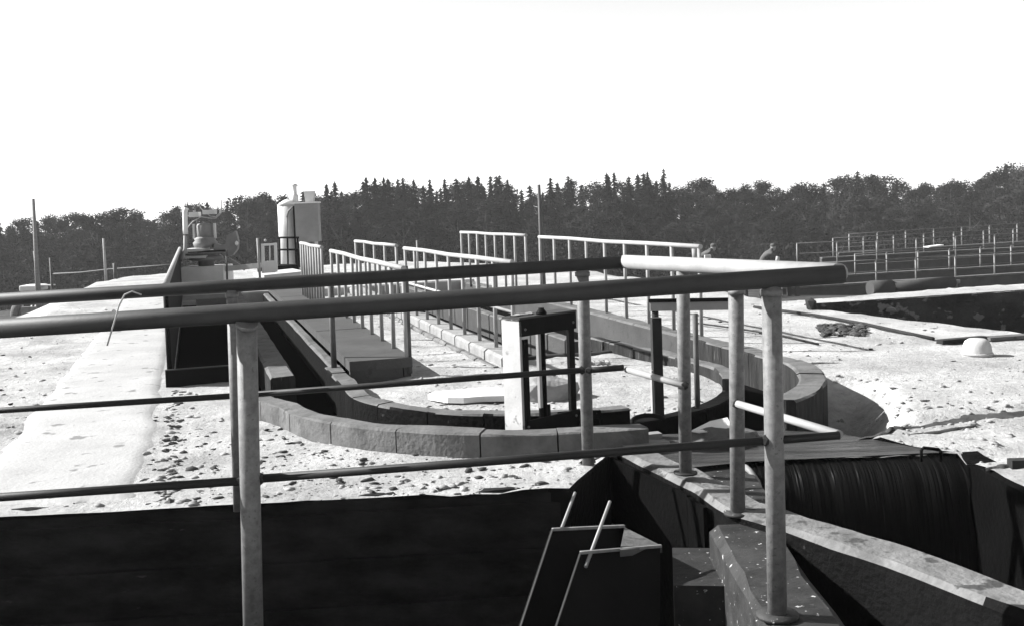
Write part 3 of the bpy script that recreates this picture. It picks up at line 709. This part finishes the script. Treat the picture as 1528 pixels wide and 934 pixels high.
def tD(x, y, q):
    o_ = off_(x, y)
    if -3.7 < o_ < -2.85: return q.random() < .06
    return nz2(x, y, 1.1, 31) + .3*q.random() > (.12 if (y < 8 or o_ < -3.7) else .38)
clods('dirt_clods', 'clod', 1100, 41, .006, .03, tA)['label'] = 'pale dirt clods strewn over the ground'
clods('dark_clods', 'darkclod', 480, 42, .005, .028, tD)['label'] = 'dark clods and debris strewn over the ground'
q = random.Random(77); mb = MB()
for i in range(110):      # ragged edge of the path
    t = -2.05 + 3.8*q.random(); p = T3(-2.74 + .10*q.random(), t, .0); mb.blob(p, .008+.02*q.random()**2, (1.3, 1, .5), 1, .45, q)
tag(mb.build('edge_clods', 'darkclod'), 'dark crumbs along the right edge of the pale path', kind='stuff')

# ------------------------------------------------------------------ far right tanks
rows = [((1165, 431), (1600, 404), 42, 'nearest', 8, .86), ((1255, 412), (1600, 392), 45, 'middle', 8, .86), ((1170, 396), (1600, 376), 48.5, 'third', 8, .92), ((1225, 386), (1600, 366), 52, 'fourth', 9, .92), ((1250, 379), (1600, 357), 55, 'farthest', 9, .95)]
for (a, b, d, wname, n, hg) in rows:
    A, B = P(*a, d), P(*b, d+1.0)
    wl = thing('tank_wall', f'low dark tank wall at far right, {wname} of five rows', 'wall', (A.x, A.y, A.z-1.8), 'far tank walls')
    m_ = MB().beam((A.x, A.y, A.z-.95), (B.x, B.y, B.z-.95), .3, 1.86).build('wall', 'deck', wl)
    MB().beam((A.x, A.y, A.z+.02), (B.x, B.y, B.z+.02), .36, .06).build('coping', 'concrete', wl)
    guard_rail(f'thin rusty railing on the {wname} far tank wall at right', A + Vector((.6, 0, .04)), B + Vector((0, 0, .04)), n, hg, .022, .032, mid=.5, mr='post_rust', mp_='post_thin', group='railings on the far tanks')
bp = thing('large_pipe', 'large dark pipe lying behind the trench at far right', 'pipe', tuple(P(1295, 440, 21)))
MB().tube([P(1298, 431, 21), P(1330, 429.5, 21.1)], .155, 16).build('socket', 'deck', bp)
MB().tube([P(1326, 430, 21.08), P(1422, 421, 21.4)], .12, 16).build('barrel', 'deck', bp)
MB().lathe(P(1425, 433, 21.4), [(.05, -.1), (.05, .12), (.10, .14), (.10, .2)], 12).build('prop', 'panel', bp)
gr_ = thing('white_sheet', 'small white sheet on the rails of the far tanks', 'sheet', tuple(P(1390, 372, 46)))
MB().beam(P(1382, 369, 46), P(1404, 366, 46.3), .35, .04).build('sheet', 'white', gr_)

# ------------------------------------------------------------------ background left: aerator, tower, hoist, poles, tractor
DA = 19.5
ae = thing('aerator', 'grey motor on stacked plates over a concrete plinth, cable above', 'machine', tuple(P(310, 412, DA)))
ac = P(309, 412, DA)
def az(py): return P(309, py, DA).z
MB().box((ac.x+.0, ac.y, (az(397)+az(416))/2-.05), (.78, .7, az(397)-az(416)+.1)).build('plinth', 'white', ae)
MB().beam(P(330, 402, DA), P(383, 397, DA-.2), .35, .09).build('plinth_arm', 'pale_concrete', ae)
MB().lathe((ac.x, ac.y, 0), [(.14, az(398)), (.14, az(390)), (.30, az(388)), (.30, az(383)), (.2, az(382)), (.2, az(380)), (.36, az(379)), (.36, az(374))], 20).build('gearbox', 'midgrey', ae)
MB().box((ac.x-.13, ac.y-.1, (az(370)+az(377))/2), (.34, .5, .085)).build('mounting_plate', 'galv', ae)
MB().box((ac.x-.12, ac.y-.1, (az(380)+az(384.5))/2), (.40, .5, .045)).build('mounting_plate', 'galv', ae)
MB().lathe((ac.x, ac.y, 0), [(.20, az(369)), (.22, az(362)), (.18, az(359)), (.20, az(356)), (.13, az(353))], 20).build('bell_housing', 'midgrey', ae)
MB().lathe((ac.x, ac.y, 0), [(.13, az(354)), (.145, az(352)), (.145, az(337)), (.12, az(334)), (.05, az(333))], 20).build('motor', 'midgrey', ae)
for s in (-1, 1): MB().box((ac.x+s*.19, ac.y-.02, (az(356)+az(334))/2), (.035, .06, az(334)-az(356))).build('motor_strut', 'galv', ae)
MB().box((ac.x-.15, ac.y-.05, az(320)), (.18, .16, .09)).build('junction_box', 'galv', ae); MB().box((ac.x+.12, ac.y-.05, az(317)), (.22, .16, .08)).build('junction_box', 'galv', ae)
MB().tube([(ac.x-.13, ac.y, az(335)), (ac.x-.13, ac.y, az(321))], .02, 8).build('conduit', 'midgrey', ae)
MB().tube([(ac.x+.12, ac.y, az(335)), (ac.x+.12, ac.y, az(318))], .02, 8).build('conduit', 'midgrey', ae)
MB().tube([P(*p, DA-.1) for p in ((280, 340), (288, 331), (300, 324), (312, 326), (322, 326), (330, 318), (331, 304))], .012, 6).build('cable', 'rope', ae)
MB().tube([P(*p, DA-.12) for p in ((297, 301), (299, 310), (305, 317), (314, 323), (322, 324), (328, 318), (331, 308), (330, 299))], .010, 6).build('cable', 'rope', ae)
MB().tube([P(*p, DA-.12) for p in ((276, 324), (285, 321), (293, 318))], .008, 6).build('cable', 'rope', ae)
mb = MB(); fp = [P(*p, DA-.15) for p in ((318, 377), (337, 377), (342, 383), (347, 381), (354, 372), (355, 360), (351, 345), (338, 352), (337, 364), (330, 366), (320, 363))]
mb.add(fp + [v + Vector((.01, .09, 0)) for v in fp], [tuple(range(11)), tuple(range(21, 10, -1))] + [(i, (i+1) % 11, 11+(i+1) % 11, 11+i) for i in range(11)]).build('curved_guard', 'midgrey', ae)
MB().blob(P(353, 363.5, DA-.2), .035, (1, 1, 1.3), 1, .05).build('lamp_knob', 'white', ae)
MB().beam(P(341, 387, DA), P(366, 402, DA), .05, .06).build('brace', 'rail_pale', ae); MB().beam(P(330, 386, DA-.02), P(346, 389, DA-.02), .05, .035).build('brace', 'rail_pale', ae)
for px, y0, y1 in ((338, 373, 420),): MB().tube([P(px, y0, DA-.4), P(px+1, y1, DA-.4)], .018, 8).build('stand_post', 'post_rust', ae)
MB().tube([P(281, 377, DA-.4), P(338, 374, DA-.4)], .016, 8).build('stand_rail', 'steel_black', ae)
pp = thing('pale_standpipe', 'pale thick standpipe rising beside the motor from the black plate', 'pipe', tuple(P(279, 372, 19.0)))
MB().tube([P(277, 350, 19.0), P(276.5, 343, 19), P(276, 316, 19), P(278, 311, 19)], .045, 12).build('upper_pipe', 'white', pp)
MB().tube([P(276.5, 352, 19.0), P(276.5, 372, 19), P(270, 388, 18.9)], .034, 12).build('lower_pipe', 'rail_pale', pp)
# pale tower
DT = 25.0; tc_ = P(430, 405, DT); tz = lambda y: P(430, y, DT).z
tw = thing('tank_tower', 'pale round metal tower with conical roof and square cabinet on its side', 'tower', tuple(tc_))
MB().lathe((tc_.x+.0, tc_.y+.3, 0), [(.23, tz(412)), (.23, tz(372)), (.24, tz(371)), (.24, tz(306))], 28).build('cylinder', 'galv', tw)
MB().lathe((tc_.x+.0, tc_.y+.3, 0), [(.255, tz(306)), (.12, tz(300)), (.06, tz(298))], 28).build('roof', 'white', tw)
MB().lathe((tc_.x+.18, tc_.y+.3, 0), [(.08, tz(303)), (.08, tz(292)), (.05, tz(290)), (.05, tz(279)), (.09, tz(277)), (.02, tz(274))], 16).build('vent', 'galv', tw)
cx = P(460.5, 335, DT).x; MB().box((cx, tc_.y-.05, (tz(305)+tz(362))/2), (.53, .5, tz(305)-tz(362)), R(4)).build('cabinet', 'panel', tw)
MB().box((cx-.29, tc_.y-.0, (tz(308)+tz(400))/2), (.06, .3, tz(308)-tz(400))).build('bracket', 'steel_black', tw)  # black box painting the dark gap between cylinder and cabinet
MB().box((cx, tc_.y-.05, tz(304)), (.57, .54, .03), R(4)).build('cabinet_top', 'white', tw)
mb = MB(); x0 = P(463, 300, DT).x
mb.add([(x0+sx*(.09 if k == 0 else .12), tc_.y-.05+sy*.09, tz(303) if k == 0 else tz(287)) for k in (0, 1) for sy in (-1, 1) for sx in (-1, 1)], [(0,2,3,1), (4,5,7,6), (0,1,5,4), (2,6,7,3), (0,4,6,2), (1,3,7,5)]).build('hopper', 'galv', tw)
for s in (-1, 1): MB().box((cx+s*.17, tc_.y-.05, (tz(362)+tz(412))/2), (.07, .07, tz(362)-tz(412))).build('leg', 'galv', tw)
MB().box((cx+.1, tc_.y+.1, (tz(362)+tz(412))/2), (.10, .07, tz(362)-tz(412))).build('leg', 'midgrey', tw)
MB().tube([P(428, 325, DT-.1), P(430, 316, DT-.1), P(436, 310, DT-.05), P(443, 309, DT)], .022, 8).build('bent_pipe', 'midgrey', tw)
MB().tube([P(428, 325, DT-.1), P(428, 370, DT-.1)], .015, 8).build('down_pipe', 'midgrey', tw)
fw = thing('guard_rail', 'thin dark railing in front of the pale round tower', 'railing', tuple(P(416, 405, 22)), 'railings on the tank walls')
for y in (355, 373, 396): MB().tube([P(414, y, 22), P(446, y, 22)], .02, 8).build('rail', 'steel_black', fw)
for x in (417, 429, 444): MB().tube([P(x, 354, 22), P(x+1, 408, 22)], .018, 8).build('post', 'steel_black', fw)
# white hoist
DH = 19.5; ho = thing('gate_hoist', 'small white framed gate hoist with white lower panel', 'sluice gate', tuple(P(401, 409, DH)))
MB().beam(P(392, 365, DH), P(393, 408, DH), .04, .05, (1, 0, 0)).build('frame_post', 'white', ho); MB().beam(P(411, 364, DH), P(412, 406, DH), .04, .05, (1, 0, 0)).build('frame_post', 'white', ho)
MB().beam(P(390, 366, DH), P(413, 364.5, DH), .05, .04).build('frame_top', 'white', ho)
MB().beam(P(394, 399, DH), P(410.5, 398, DH), .03, .215).build('gate_panel', 'white', ho)
MB().tube([P(402.5, 365, DH), P(402.5, 392, DH)], .012, 8).build('stem', 'white', ho); MB().blob(P(396, 359, DH), .03, n=1, j=.05).build('handwheel_hub', 'rail_white', ho)
tag(MB().tube([P(384.5, 356, 19), P(388, 417, 19)], .024, 8).build('stake', 'post_thin'), 'grey stake standing left of the white gate hoist', 'stake')
tag(MB().beam(P(386, 412, 20.5), P(446, 406, 20.8), 1.2, .08).build('cross_slab', 'pale_concrete'), 'pale slab under the white gate hoist', 'slab')
tag(MB().beam(P(386, 404, 21.5), P(442, 401, 21.8), .3, .16).build('dark_beam', 'steel_black'), 'dark beam behind the white gate hoist', 'beam')
# poles
def pole(label, a, b, d, r0, r1, m='post_thin', brace=None):
    p, q_ = P(*a, d), P(*b, d); t = thing('utility_pole' if d > 30 else 'marker_post', label, 'pole', tuple(q_))
    low = Vector((q_.x, q_.y, min(q_.z, gz(q_.x, q_.y)) - .2)) if d > 30 else q_
    MB().tube([low, p], r0, 10, True, r1).build('shaft', m, t)
    if brace:
        MB().tube([P(*brace[0], d), P(*brace[1], d) - Vector((0, 0, 1.5))], r0*.7, 8).build('brace', m, t)
    return t
pole('tall timber utility pole with side strut at the left edge', (49.5, 297), (57, 445), 50, .125, .07, 'wood', ((52, 375), (62, 440)))
pole('pale slim post standing on the spoil bank at left', (154.5, 356), (158.5, 424), 25, .034, .026, 'post_thin')
pole('short stub post beside the slim post on the spoil bank', (171, 393), (173, 420), 25.5, .05, .045, 'post_rust')
pole('thin dark pole rising behind the right tank wall railing', (804, 276), (811, 430), 18.5, .05, .028, 'post_rust')
pole('grey slim post by the fence behind the tractor', (75, 385), (79, 440), 45, .07, .05, 'post_rust')
pole('thin stake in front of the forest left of the long railing', (622, 359), (624, 412), 22, .022, .018, 'post_thin')
wf = thing('wire_fence', 'thin pale wire stretched between posts before the left forest', 'fence', tuple(P(78, 412, 45)))
MB().tube([P(78, 409, 45), P(120, 407, 44), P(165, 402, 43), P(220, 398, 42), P(275, 394, 41)], .035, 6).build('wire', 'post_rust', wf)
# tractor (seen from behind, below the bank)
DTR = 60.0; tb_ = P(55, 487, DTR)
tr = thing('tractor', 'pale roofed tractor parked below the bank at the left edge', 'tractor', (tb_.x, tb_.y, tb_.z))
zb = tb_.z; X = tb_.x
mb = MB().box((X-.05, tb_.y, zb+1.85+.32), (1.1, 1.3, .34)); o_ = mb.build('cab_roof', 'white', tr); bv = o_.modifiers.new('bevel', 'BEVEL'); bv.width = .08; bv.segments = 2
MB().box((X+.75, tb_.y-.1, zb+2.28), (.75, .5, .07)).build('roof_rack', 'galv', tr)
MB().box((X+.0, tb_.y+.1, zb+1.55), (1.0, 1.1, .75)).build('cab_glass', 'glass', tr)
for sx in (-.5, .5):
    for sy in (-.5, .6): MB().box((X+sx, tb_.y+sy, zb+1.55), (.07, .07, .8)).build('cab_pillar', 'galv', tr)
MB().box((X, tb_.y+.4, zb+.85), (.9, 2.6, .65)).build('body', 'midgrey', tr)
for sx in (-.85, .85):
    for sy, rw_ in ((-.2, .72), (2.0, .45)):
        pr = MB(); c_ = Vector((X+sx, tb_.y+sy, zb+rw_)); n = 24
        prof_ = [(rw_*.55, -.18), (rw_*.9, -.2), (rw_, -.12), (rw_, .12), (rw_*.9, .2), (rw_*.55, .18)]
        vs = [c_ + Vector((b_, r_*math.cos(2*math.pi*k/n), r_*math.sin(2*math.pi*k/n))) for r_, b_ in prof_ for k in range(n)]
        fs = [(i*n+k, i*n+(k+1) % n, (i+1)*n+(k+1) % n, (i+1)*n+k) for i in range(5) for k in range(n)]
        wl_ = pr.add(vs, fs, True).build('wheel', 'tyre', tr)
        MB().tube([c_ - Vector((.16, 0, 0)), c_ + Vector((.16, 0, 0))], rw_*.56, 20).build('rim', 'white', wl_)
for sx in (.12, .35): MB().tube([(X+sx, tb_.y-.75, zb+1.25), (X+.25, tb_.y-.95, zb+.5)], .05, 8).build('hitch_link', 'galv', tr)

# ------------------------------------------------------------------ two people far off
def person(label, base, face, pose, s=1.0):
    t = thing('person', label, 'person', tuple(base))
    J, E, rad = pose; me = bpy.data.meshes.new('body')
    ca, sa = math.cos(face), math.sin(face)
    def tf(v): x, y, z = v; return ((x*ca - y*sa)*s, (x*sa + y*ca)*s, z*s)
    names = list(J); me.from_pydata([tf(J[k]) for k in names], [(names.index(a), names.index(b)) for a, b in E], [])
    o_ = bpy.data.objects.new('body', me); col.objects.link(o_); o_.parent = t
    sk = o_.modifiers.new('skin', 'SKIN'); sk.use_smooth_shade = True
    if not me.skin_vertices: me.skin_vertices.new()
    for i, k in enumerate(names):
        r = rad.get(k, .05)*s; me.skin_vertices[0].data[i].radius = (r, r); me.skin_vertices[0].data[i].use_root = (k == 'pelvis')
    ss = o_.modifiers.new('sub', 'SUBSURF'); ss.levels = 1; ss.render_levels = 2
    me.materials.append(M['cloth'])
    hd = Vector(tf(J['head'])); org = Vector(base)
    m_ = MB().lathe(org + hd + Vector((0, 0, -.13*s)), [(.05*s, 0), (.08*s, .04*s), (.095*s, .11*s), (.10*s, .16*s), (.085*s, .22*s), (.04*s, .255*s)], 14); m_.build('head', 'skin', t)
    fw_ = Vector(tf((0, 1, 0)))/s
    c_ = org + hd + Vector((0, 0, .03*s)); m_ = MB().lathe(c_, [(.108*s, 0), (.11*s, .05*s), (.09*s, .10*s), (.03*s, .125*s)], 14)
    m_.frame(c_ + fw_*.13*s + Vector((0, 0, .01)), fw_, Vector((-fw_.y, fw_.x, 0)), (0, 0, 1), .12*s, .15*s, .015*s); m_.build('cap', 'cloth', t)
    return t
EDG = [('pelvis', 'waist'), ('waist', 'chest'), ('chest', 'neck'), ('neck', 'head'), ('chest', 'shl'), ('shl', 'ell'), ('ell', 'hal'), ('chest', 'shr'), ('shr', 'elr'), ('elr', 'har'),
       ('pelvis', 'hil'), ('hil', 'knl'), ('knl', 'anl'), ('anl', 'tol'), ('pelvis', 'hir'), ('hir', 'knr'), ('knr', 'anr'), ('anr', 'tor')]
RAD = dict(pelvis=.15, waist=.14, chest=.17, neck=.065, head=.09, shl=.085, shr=.085, ell=.055, elr=.055, hal=.04, har=.04, hil=.10, hir=.10, knl=.07, knr=.07, anl=.05, anr=.05, tol=.04, tor=.04)
bent = dict(pelvis=(0, -.15, .92), waist=(0, -.02, 1.08), chest=(0, .22, 1.26), neck=(0, .38, 1.36), head=(0, .47, 1.44), shl=(-.2, .26, 1.26), shr=(.2, .26, 1.26), ell=(-.24, .42, 1.02), elr=(.24, .42, 1.02), hal=(-.14, .6, .9), har=(.14, .6, .9),
            hil=(-.1, -.14, .88), hir=(.1, -.14, .88), knl=(-.12, 0, .48), knr=(.12, 0, .48), anl=(-.12, -.1, .08), anr=(.12, -.1, .08), tol=(-.13, .1, .04), tor=(.13, .1, .04))
crouch = dict(pelvis=(0, -.22, .32), waist=(0, -.12, .48), chest=(0, .12, .70), neck=(0, .24, .83), head=(0, .32, .93), shl=(-.2, .14, .70), shr=(.2, .14, .70), ell=(-.25, .30, .46), elr=(.25, .32, .46), hal=(-.12, .52, .30), har=(.12, .55, .28),
              hil=(-.11, -.2, .30), hir=(.11, -.2, .30), knl=(-.18, .22, .46), knr=(.18, .22, .46), anl=(-.16, .0, .08), anr=(.16, .0, .08), tol=(-.17, .18, .04), tor=(.17, .18, .04))
b0 = P(1143, 407, 40); person('capped person in work jacket crouching beyond the pale side pipe', b0, R(-75), (crouch, EDG, RAD), 1.0)
pd = thing('work_platform', 'low dark platform under the crouching person', 'platform', (b0.x, b0.y, gz(b0.x, b0.y)-.1))
MB().box((b0.x+.1, b0.y, b0.z-.1), (2.2, 1.6, .2)).build('deck', 'deck', pd)
zz = gz(b0.x, b0.y) - .3
for sx in (-.9, 1.0):
    for sy in (-.6, .6): MB().box((b0.x+sx, b0.y+sy, (b0.z-.2+zz)/2), (.14, .14, b0.z-.2-zz)).build('leg', 'deck', pd)
b2 = P(1045, 368, 38); b2.z -= 1.50
person('person bending with only head and shoulders showing above the rail end', b2 + Vector((0, 0, 0)), R(-85), (bent, EDG, RAD), 1.0)
pd2 = thing('work_platform', 'dark stand under the person bending at the rail end', 'platform', (b2.x, b2.y, min(b2.z, gz(b2.x, b2.y))-.2))
zz = gz(b2.x, b2.y) - .2
if b2.z - zz > .3: MB().box((b2.x+.2, b2.y, (b2.z+zz)/2), (1.6, 1.4, b2.z-zz)).build('stand', 'deck', pd2)
else: MB().box((b2.x+.2, b2.y, b2.z-.1), (1.6, 1.4, .2)).build('stand', 'deck', pd2)
tag(MB().tube([P(1038, 392, 11), P(1036.5, 369, 11)], .032, 10).build('stub_post', 'post_thin'), 'thick grey stub post behind the pale side pipe', 'post')
tag(MB().box(tuple(P(1056, 387, 13)), (.075, .06, .10)).build('block', 'pale_concrete'), 'small pale block showing above the pale side pipe', 'block')
tag(MB().tube([P(1159, 393, 12), P(1161, 383, 12)], .022, 8).build('peg', 'rail_pale'), 'pale peg below the crouching person', 'peg')

# ------------------------------------------------------------------ forest
def spruce(seed):
    q = random.Random(seed); v = []; f = []; wdt = .19 + .06*q.random(); u = .12; lean = .3*(q.random()-.5)
    while u < .985:
        rad = wdt*(1-u)**.8*(.8+.4*q.random()) + .004; nb = int(6 + 7*(1-u))
        for b in range(nb):
            if q.random() < .12: continue
            a = 6.283*(b + q.random()*.9)/nb; L = rad*(.65+.6*q.random()); dr = .25 + .35*(1-u) + .2*q.random()
            o = Vector((math.cos(a), math.sin(a), 0)); t = Vector((-o.y, o.x, 0)); z = u + .02*(q.random()-.5)
            n = 4
            for k in range(n):      # sprays of needles along the bough
                x0 = L*(k+.15)/n; x1 = L*(k+1.35)/n; w_ = .020*(1.15-k/n)*(.7+.6*q.random())*(.5+.8*(1-u))
                c0 = o*x0 + Vector((0, 0, z - dr*x0)); c1 = o*x1 + Vector((0, 0, z - dr*x1 - .004))
                m = len(v); v += [c0 - t*w_*.6, c1 - t*w_ - Vector((0, 0, .006)), c1 + o*w_*.5, c1 + t*w_ - Vector((0, 0, .006)), c0 + t*w_*.6]; f.append((m, m+1, m+2, m+3, m+4))
                m = len(v); hgl = .018*(.6+.8*q.random())*(.5+.7*(1-u)); v += [c0, c1 + t*w_*.4*(q.random()-.5), (c0+c1)/2 - Vector((0, 0, hgl)) + t*.01*(q.random()-.5)]; f.append((m, m+1, m+2))
        u += .016 + .018*(1-u)
    for k in range(8):
        a = q.random()*6.28; m = len(v); o = Vector((math.cos(a), math.sin(a), 0)); v += [Vector((0, 0, 1.0)), o*.006 + Vector((0, 0, .965)), -o*.004 + Vector((0, 0, .96))]; f.append((m, m+1, m+2))
    return v, f
def leafy(seed, n=8500, wdt=.23, base=.18):
    q = random.Random(seed); v = []; f = []; blobs = []; NB = 54
    for i in range(NB):
        u = base + (1-base)*.95*q.random(); rr_ = wdt*math.sin(math.pi*min(1, max(.03, (u-base)/(1-base)))**.8)**.65
        a = q.random()*6.283; r_ = rr_*q.random()**.5*.9; blobs.append((Vector((r_*math.cos(a), r_*math.sin(a), u)), .035+.05*q.random()))
    for i in range(n):
        c, br = blobs[int(q.random()*NB)]
        d = Vector((q.gauss(0, 1), q.gauss(0, 1), q.gauss(0, 1))).normalized(); p = c + d*br*(.35+.7*q.random())
        s = Vector((q.gauss(0, 1), q.gauss(0, 1), q.gauss(0, .7))).normalized(); t = s.cross(d).normalized(); z = .005+.007*q.random()
        k = len(v); v += [p - s*z, p + t*z*.8, p + s*z, p - t*z*.8]; f.append((k, k+1, k+2, k+3))
    return v, f
def tree_proto(kind, seed):
    v, f = spruce(seed) if kind == 'spruce' else leafy(seed, wdt=.20 + .07*random.Random(seed).random())
    cm = bpy.data.meshes.new('crown'); cm.from_pydata(v, [], f); cm.materials.append(M['needles' if kind == 'spruce' else ('leaves' if seed % 3 else 'palebirch')])
    mb = MB().tube([(0, 0, -.02), (.004, 0, .3), (0, .003, .6), (0, 0, .96)], .014, 7, True, .003)
    q = random.Random(seed)
    if kind != 'spruce':
        for i in range(7):
            a = q.random()*6.28; z = .3+.4*q.random(); mb.tube([(0, 0, z), (.07*math.cos(a), .07*math.sin(a), z+.09), (.13*math.cos(a), .13*math.sin(a), z+.2)], .006, 5, True, .002)
    tm = bpy.data.meshes.new('trunk'); tm.from_pydata([tuple(x) for x in mb.v], [], mb.f); tm.materials.append(M['bark'])
    return cm, tm
SP = [tree_proto('spruce', s) for s in (1, 2, 4, 5)]; LF = [tree_proto('leaf', s) for s in (11, 12, 13, 14, 15)]
prof_pts = [(-80, 330), (0, 329), (50, 327), (100, 318), (150, 322), (180, 310), (215, 318), (250, 315), (290, 300), (330, 301), (360, 289), (400, 288), (440, 290), (480, 272), (520, 271), (550, 262), (600, 265), (650, 268), (700, 264), (750, 261), (775, 283), (800, 268), (850, 262), (872, 272), (905, 255), (940, 262), (965, 257), (990, 251), (1012, 280), (1050, 266), (1085, 286), (1130, 267), (1155, 278), (1190, 268), (1212, 281), (1240, 268), (1290, 250), (1330, 262), (1400, 264), (1450, 268), (1490, 244), (1528, 240), (1620, 245)]
def sky_y(px):
    for a, b in zip(prof_pts[:-1], prof_pts[1:]):
        if a[0] <= px <= b[0]: return a[1] + (b[1]-a[1])*(px-a[0])/(b[0]-a[0])
    return 300
qf = random.Random(99)
def zone(px):
    for lim, w_ in ((110, 'behind the utility pole at far left'), (262, 'behind the spoil bank at left'), (480, 'behind the motor and pale tower'), (650, 'behind the white railings, left of the thin pole'), (806, 'just left of the thin pole'), (1010, 'just right of the thin pole'), (1180, 'behind the two people')):
        if px < lim: return w_
    return 'behind the far tanks at right'
def put_tree(px, ytop, d, kind, wide=1.0, row='tall', label=None):
    top = P(px, ytop, d); z0 = gz(top.x, d) - .1; hh = top.z - z0
    cm, tm = qf.choice(SP if kind == 'spruce' else LF)
    nm = 'spruce_tree' if kind == 'spruce' else 'leafy_tree'
    t = thing(nm, f"{row} {'pointed spruce' if kind == 'spruce' else 'round leafy tree'} {zone(px)}", 'tree', (top.x, d, z0), 'spruces of the far forest' if kind == 'spruce' else 'leafy trees of the far forest')
    t.rotation_euler = (0, 0, qf.random()*6.28); t.scale = (hh*wide, hh*wide, hh)
    for n_, me in (('crown', cm), ('trunk', tm)):
        o_ = bpy.data.objects.new(n_, me); col.objects.link(o_); o_.parent = t
px = -60
while px < 1590:
    sp = (470 < px < 1010 and qf.random() < .75) or qf.random() < (.4 if px < 470 else .16)
    put_tree(px, sky_y(px) + (qf.random()**1.5)*(20 if sp else 14) - 2 + (9 if (470 < px < 1010 and not sp) else 0), 98 + 18*qf.random(), 'spruce' if sp else 'leaf', (.85 + .5*qf.random()) if sp else (1.0 + .3*qf.random()))
    px += 8 + 12*qf.random()
for px in (487, 499, 546, 559, 572, 601, 617, 641, 663, 699, 713, 745, 757, 821, 852, 905, 916, 938, 966, 990):
    put_tree(px, sky_y(px) - 4 + 5*qf.random(), 94 + 5*qf.random(), 'spruce', .75 + .35*qf.random(), 'sharp topped')
px = -70
while px < 1600:
    sp = (470 < px < 1010 and qf.random() < .6) or qf.random() < .2
    put_tree(px, sky_y(px) + 8 + qf.random()*16, 122 + 22*qf.random(), 'spruce' if sp else 'leaf', 1.15, 'half hidden')
    px += 12 + 9*qf.random()
px = -60
while px < 1590:
    put_tree(px, sky_y(px) + 34 + qf.random()*34, 86 + 10*qf.random(), 'spruce' if qf.random() < .25 else 'leaf', 1.25 + .3*qf.random(), 'low front')
    px += 15 + 10*qf.random()
# undergrowth
v = []; f = []
for i in range(60000):
    d = 80 + 75*qf.random(); x = (-.56 + 1.12*qf.random())*d; z = gz(x, d) + 3.2*qf.random()**1.5
    c = Vector((x, d, z)); s = Vector((qf.gauss(0, 1), qf.gauss(0, 1), qf.gauss(0, 1))).normalized()*.14; t = Vector((qf.gauss(0, 1), qf.gauss(0, 1), qf.gauss(0, 1))).normalized()*.14
    k = len(v); v += [c-s, c+t, c+s, c-t]; f.append((k, k+1, k+2, k+3))
me = bpy.data.meshes.new('undergrowth'); me.from_pydata(v, [], f); me.materials.append(M['leaves'])
ug = bpy.data.objects.new('undergrowth', me); col.objects.link(ug); tag(ug, 'dark undergrowth filling the far forest floor', 'undergrowth', kind='stuff')

# ------------------------------------------------------------------ thin summer haze over the valley
hz = MB().box((0, 205, -1), (900, 470, 26)).build('haze', 'glass'); hz.data.materials.clear()
hm = bpy.data.materials.new('haze'); hm.use_nodes = True; hn = hm.node_tree.nodes; hn.clear()
pv = hn.new('ShaderNodeVolumePrincipled'); pv.inputs['Color'].default_value = (.9, .9, .9, 1); pv.inputs['Density'].default_value = 0.0005
ho_ = hn.new('ShaderNodeOutputMaterial'); hm.node_tree.links.new(pv.outputs[0], ho_.inputs['Volume']); hz.data.materials.append(hm)
tag(hz, kind='stuff')
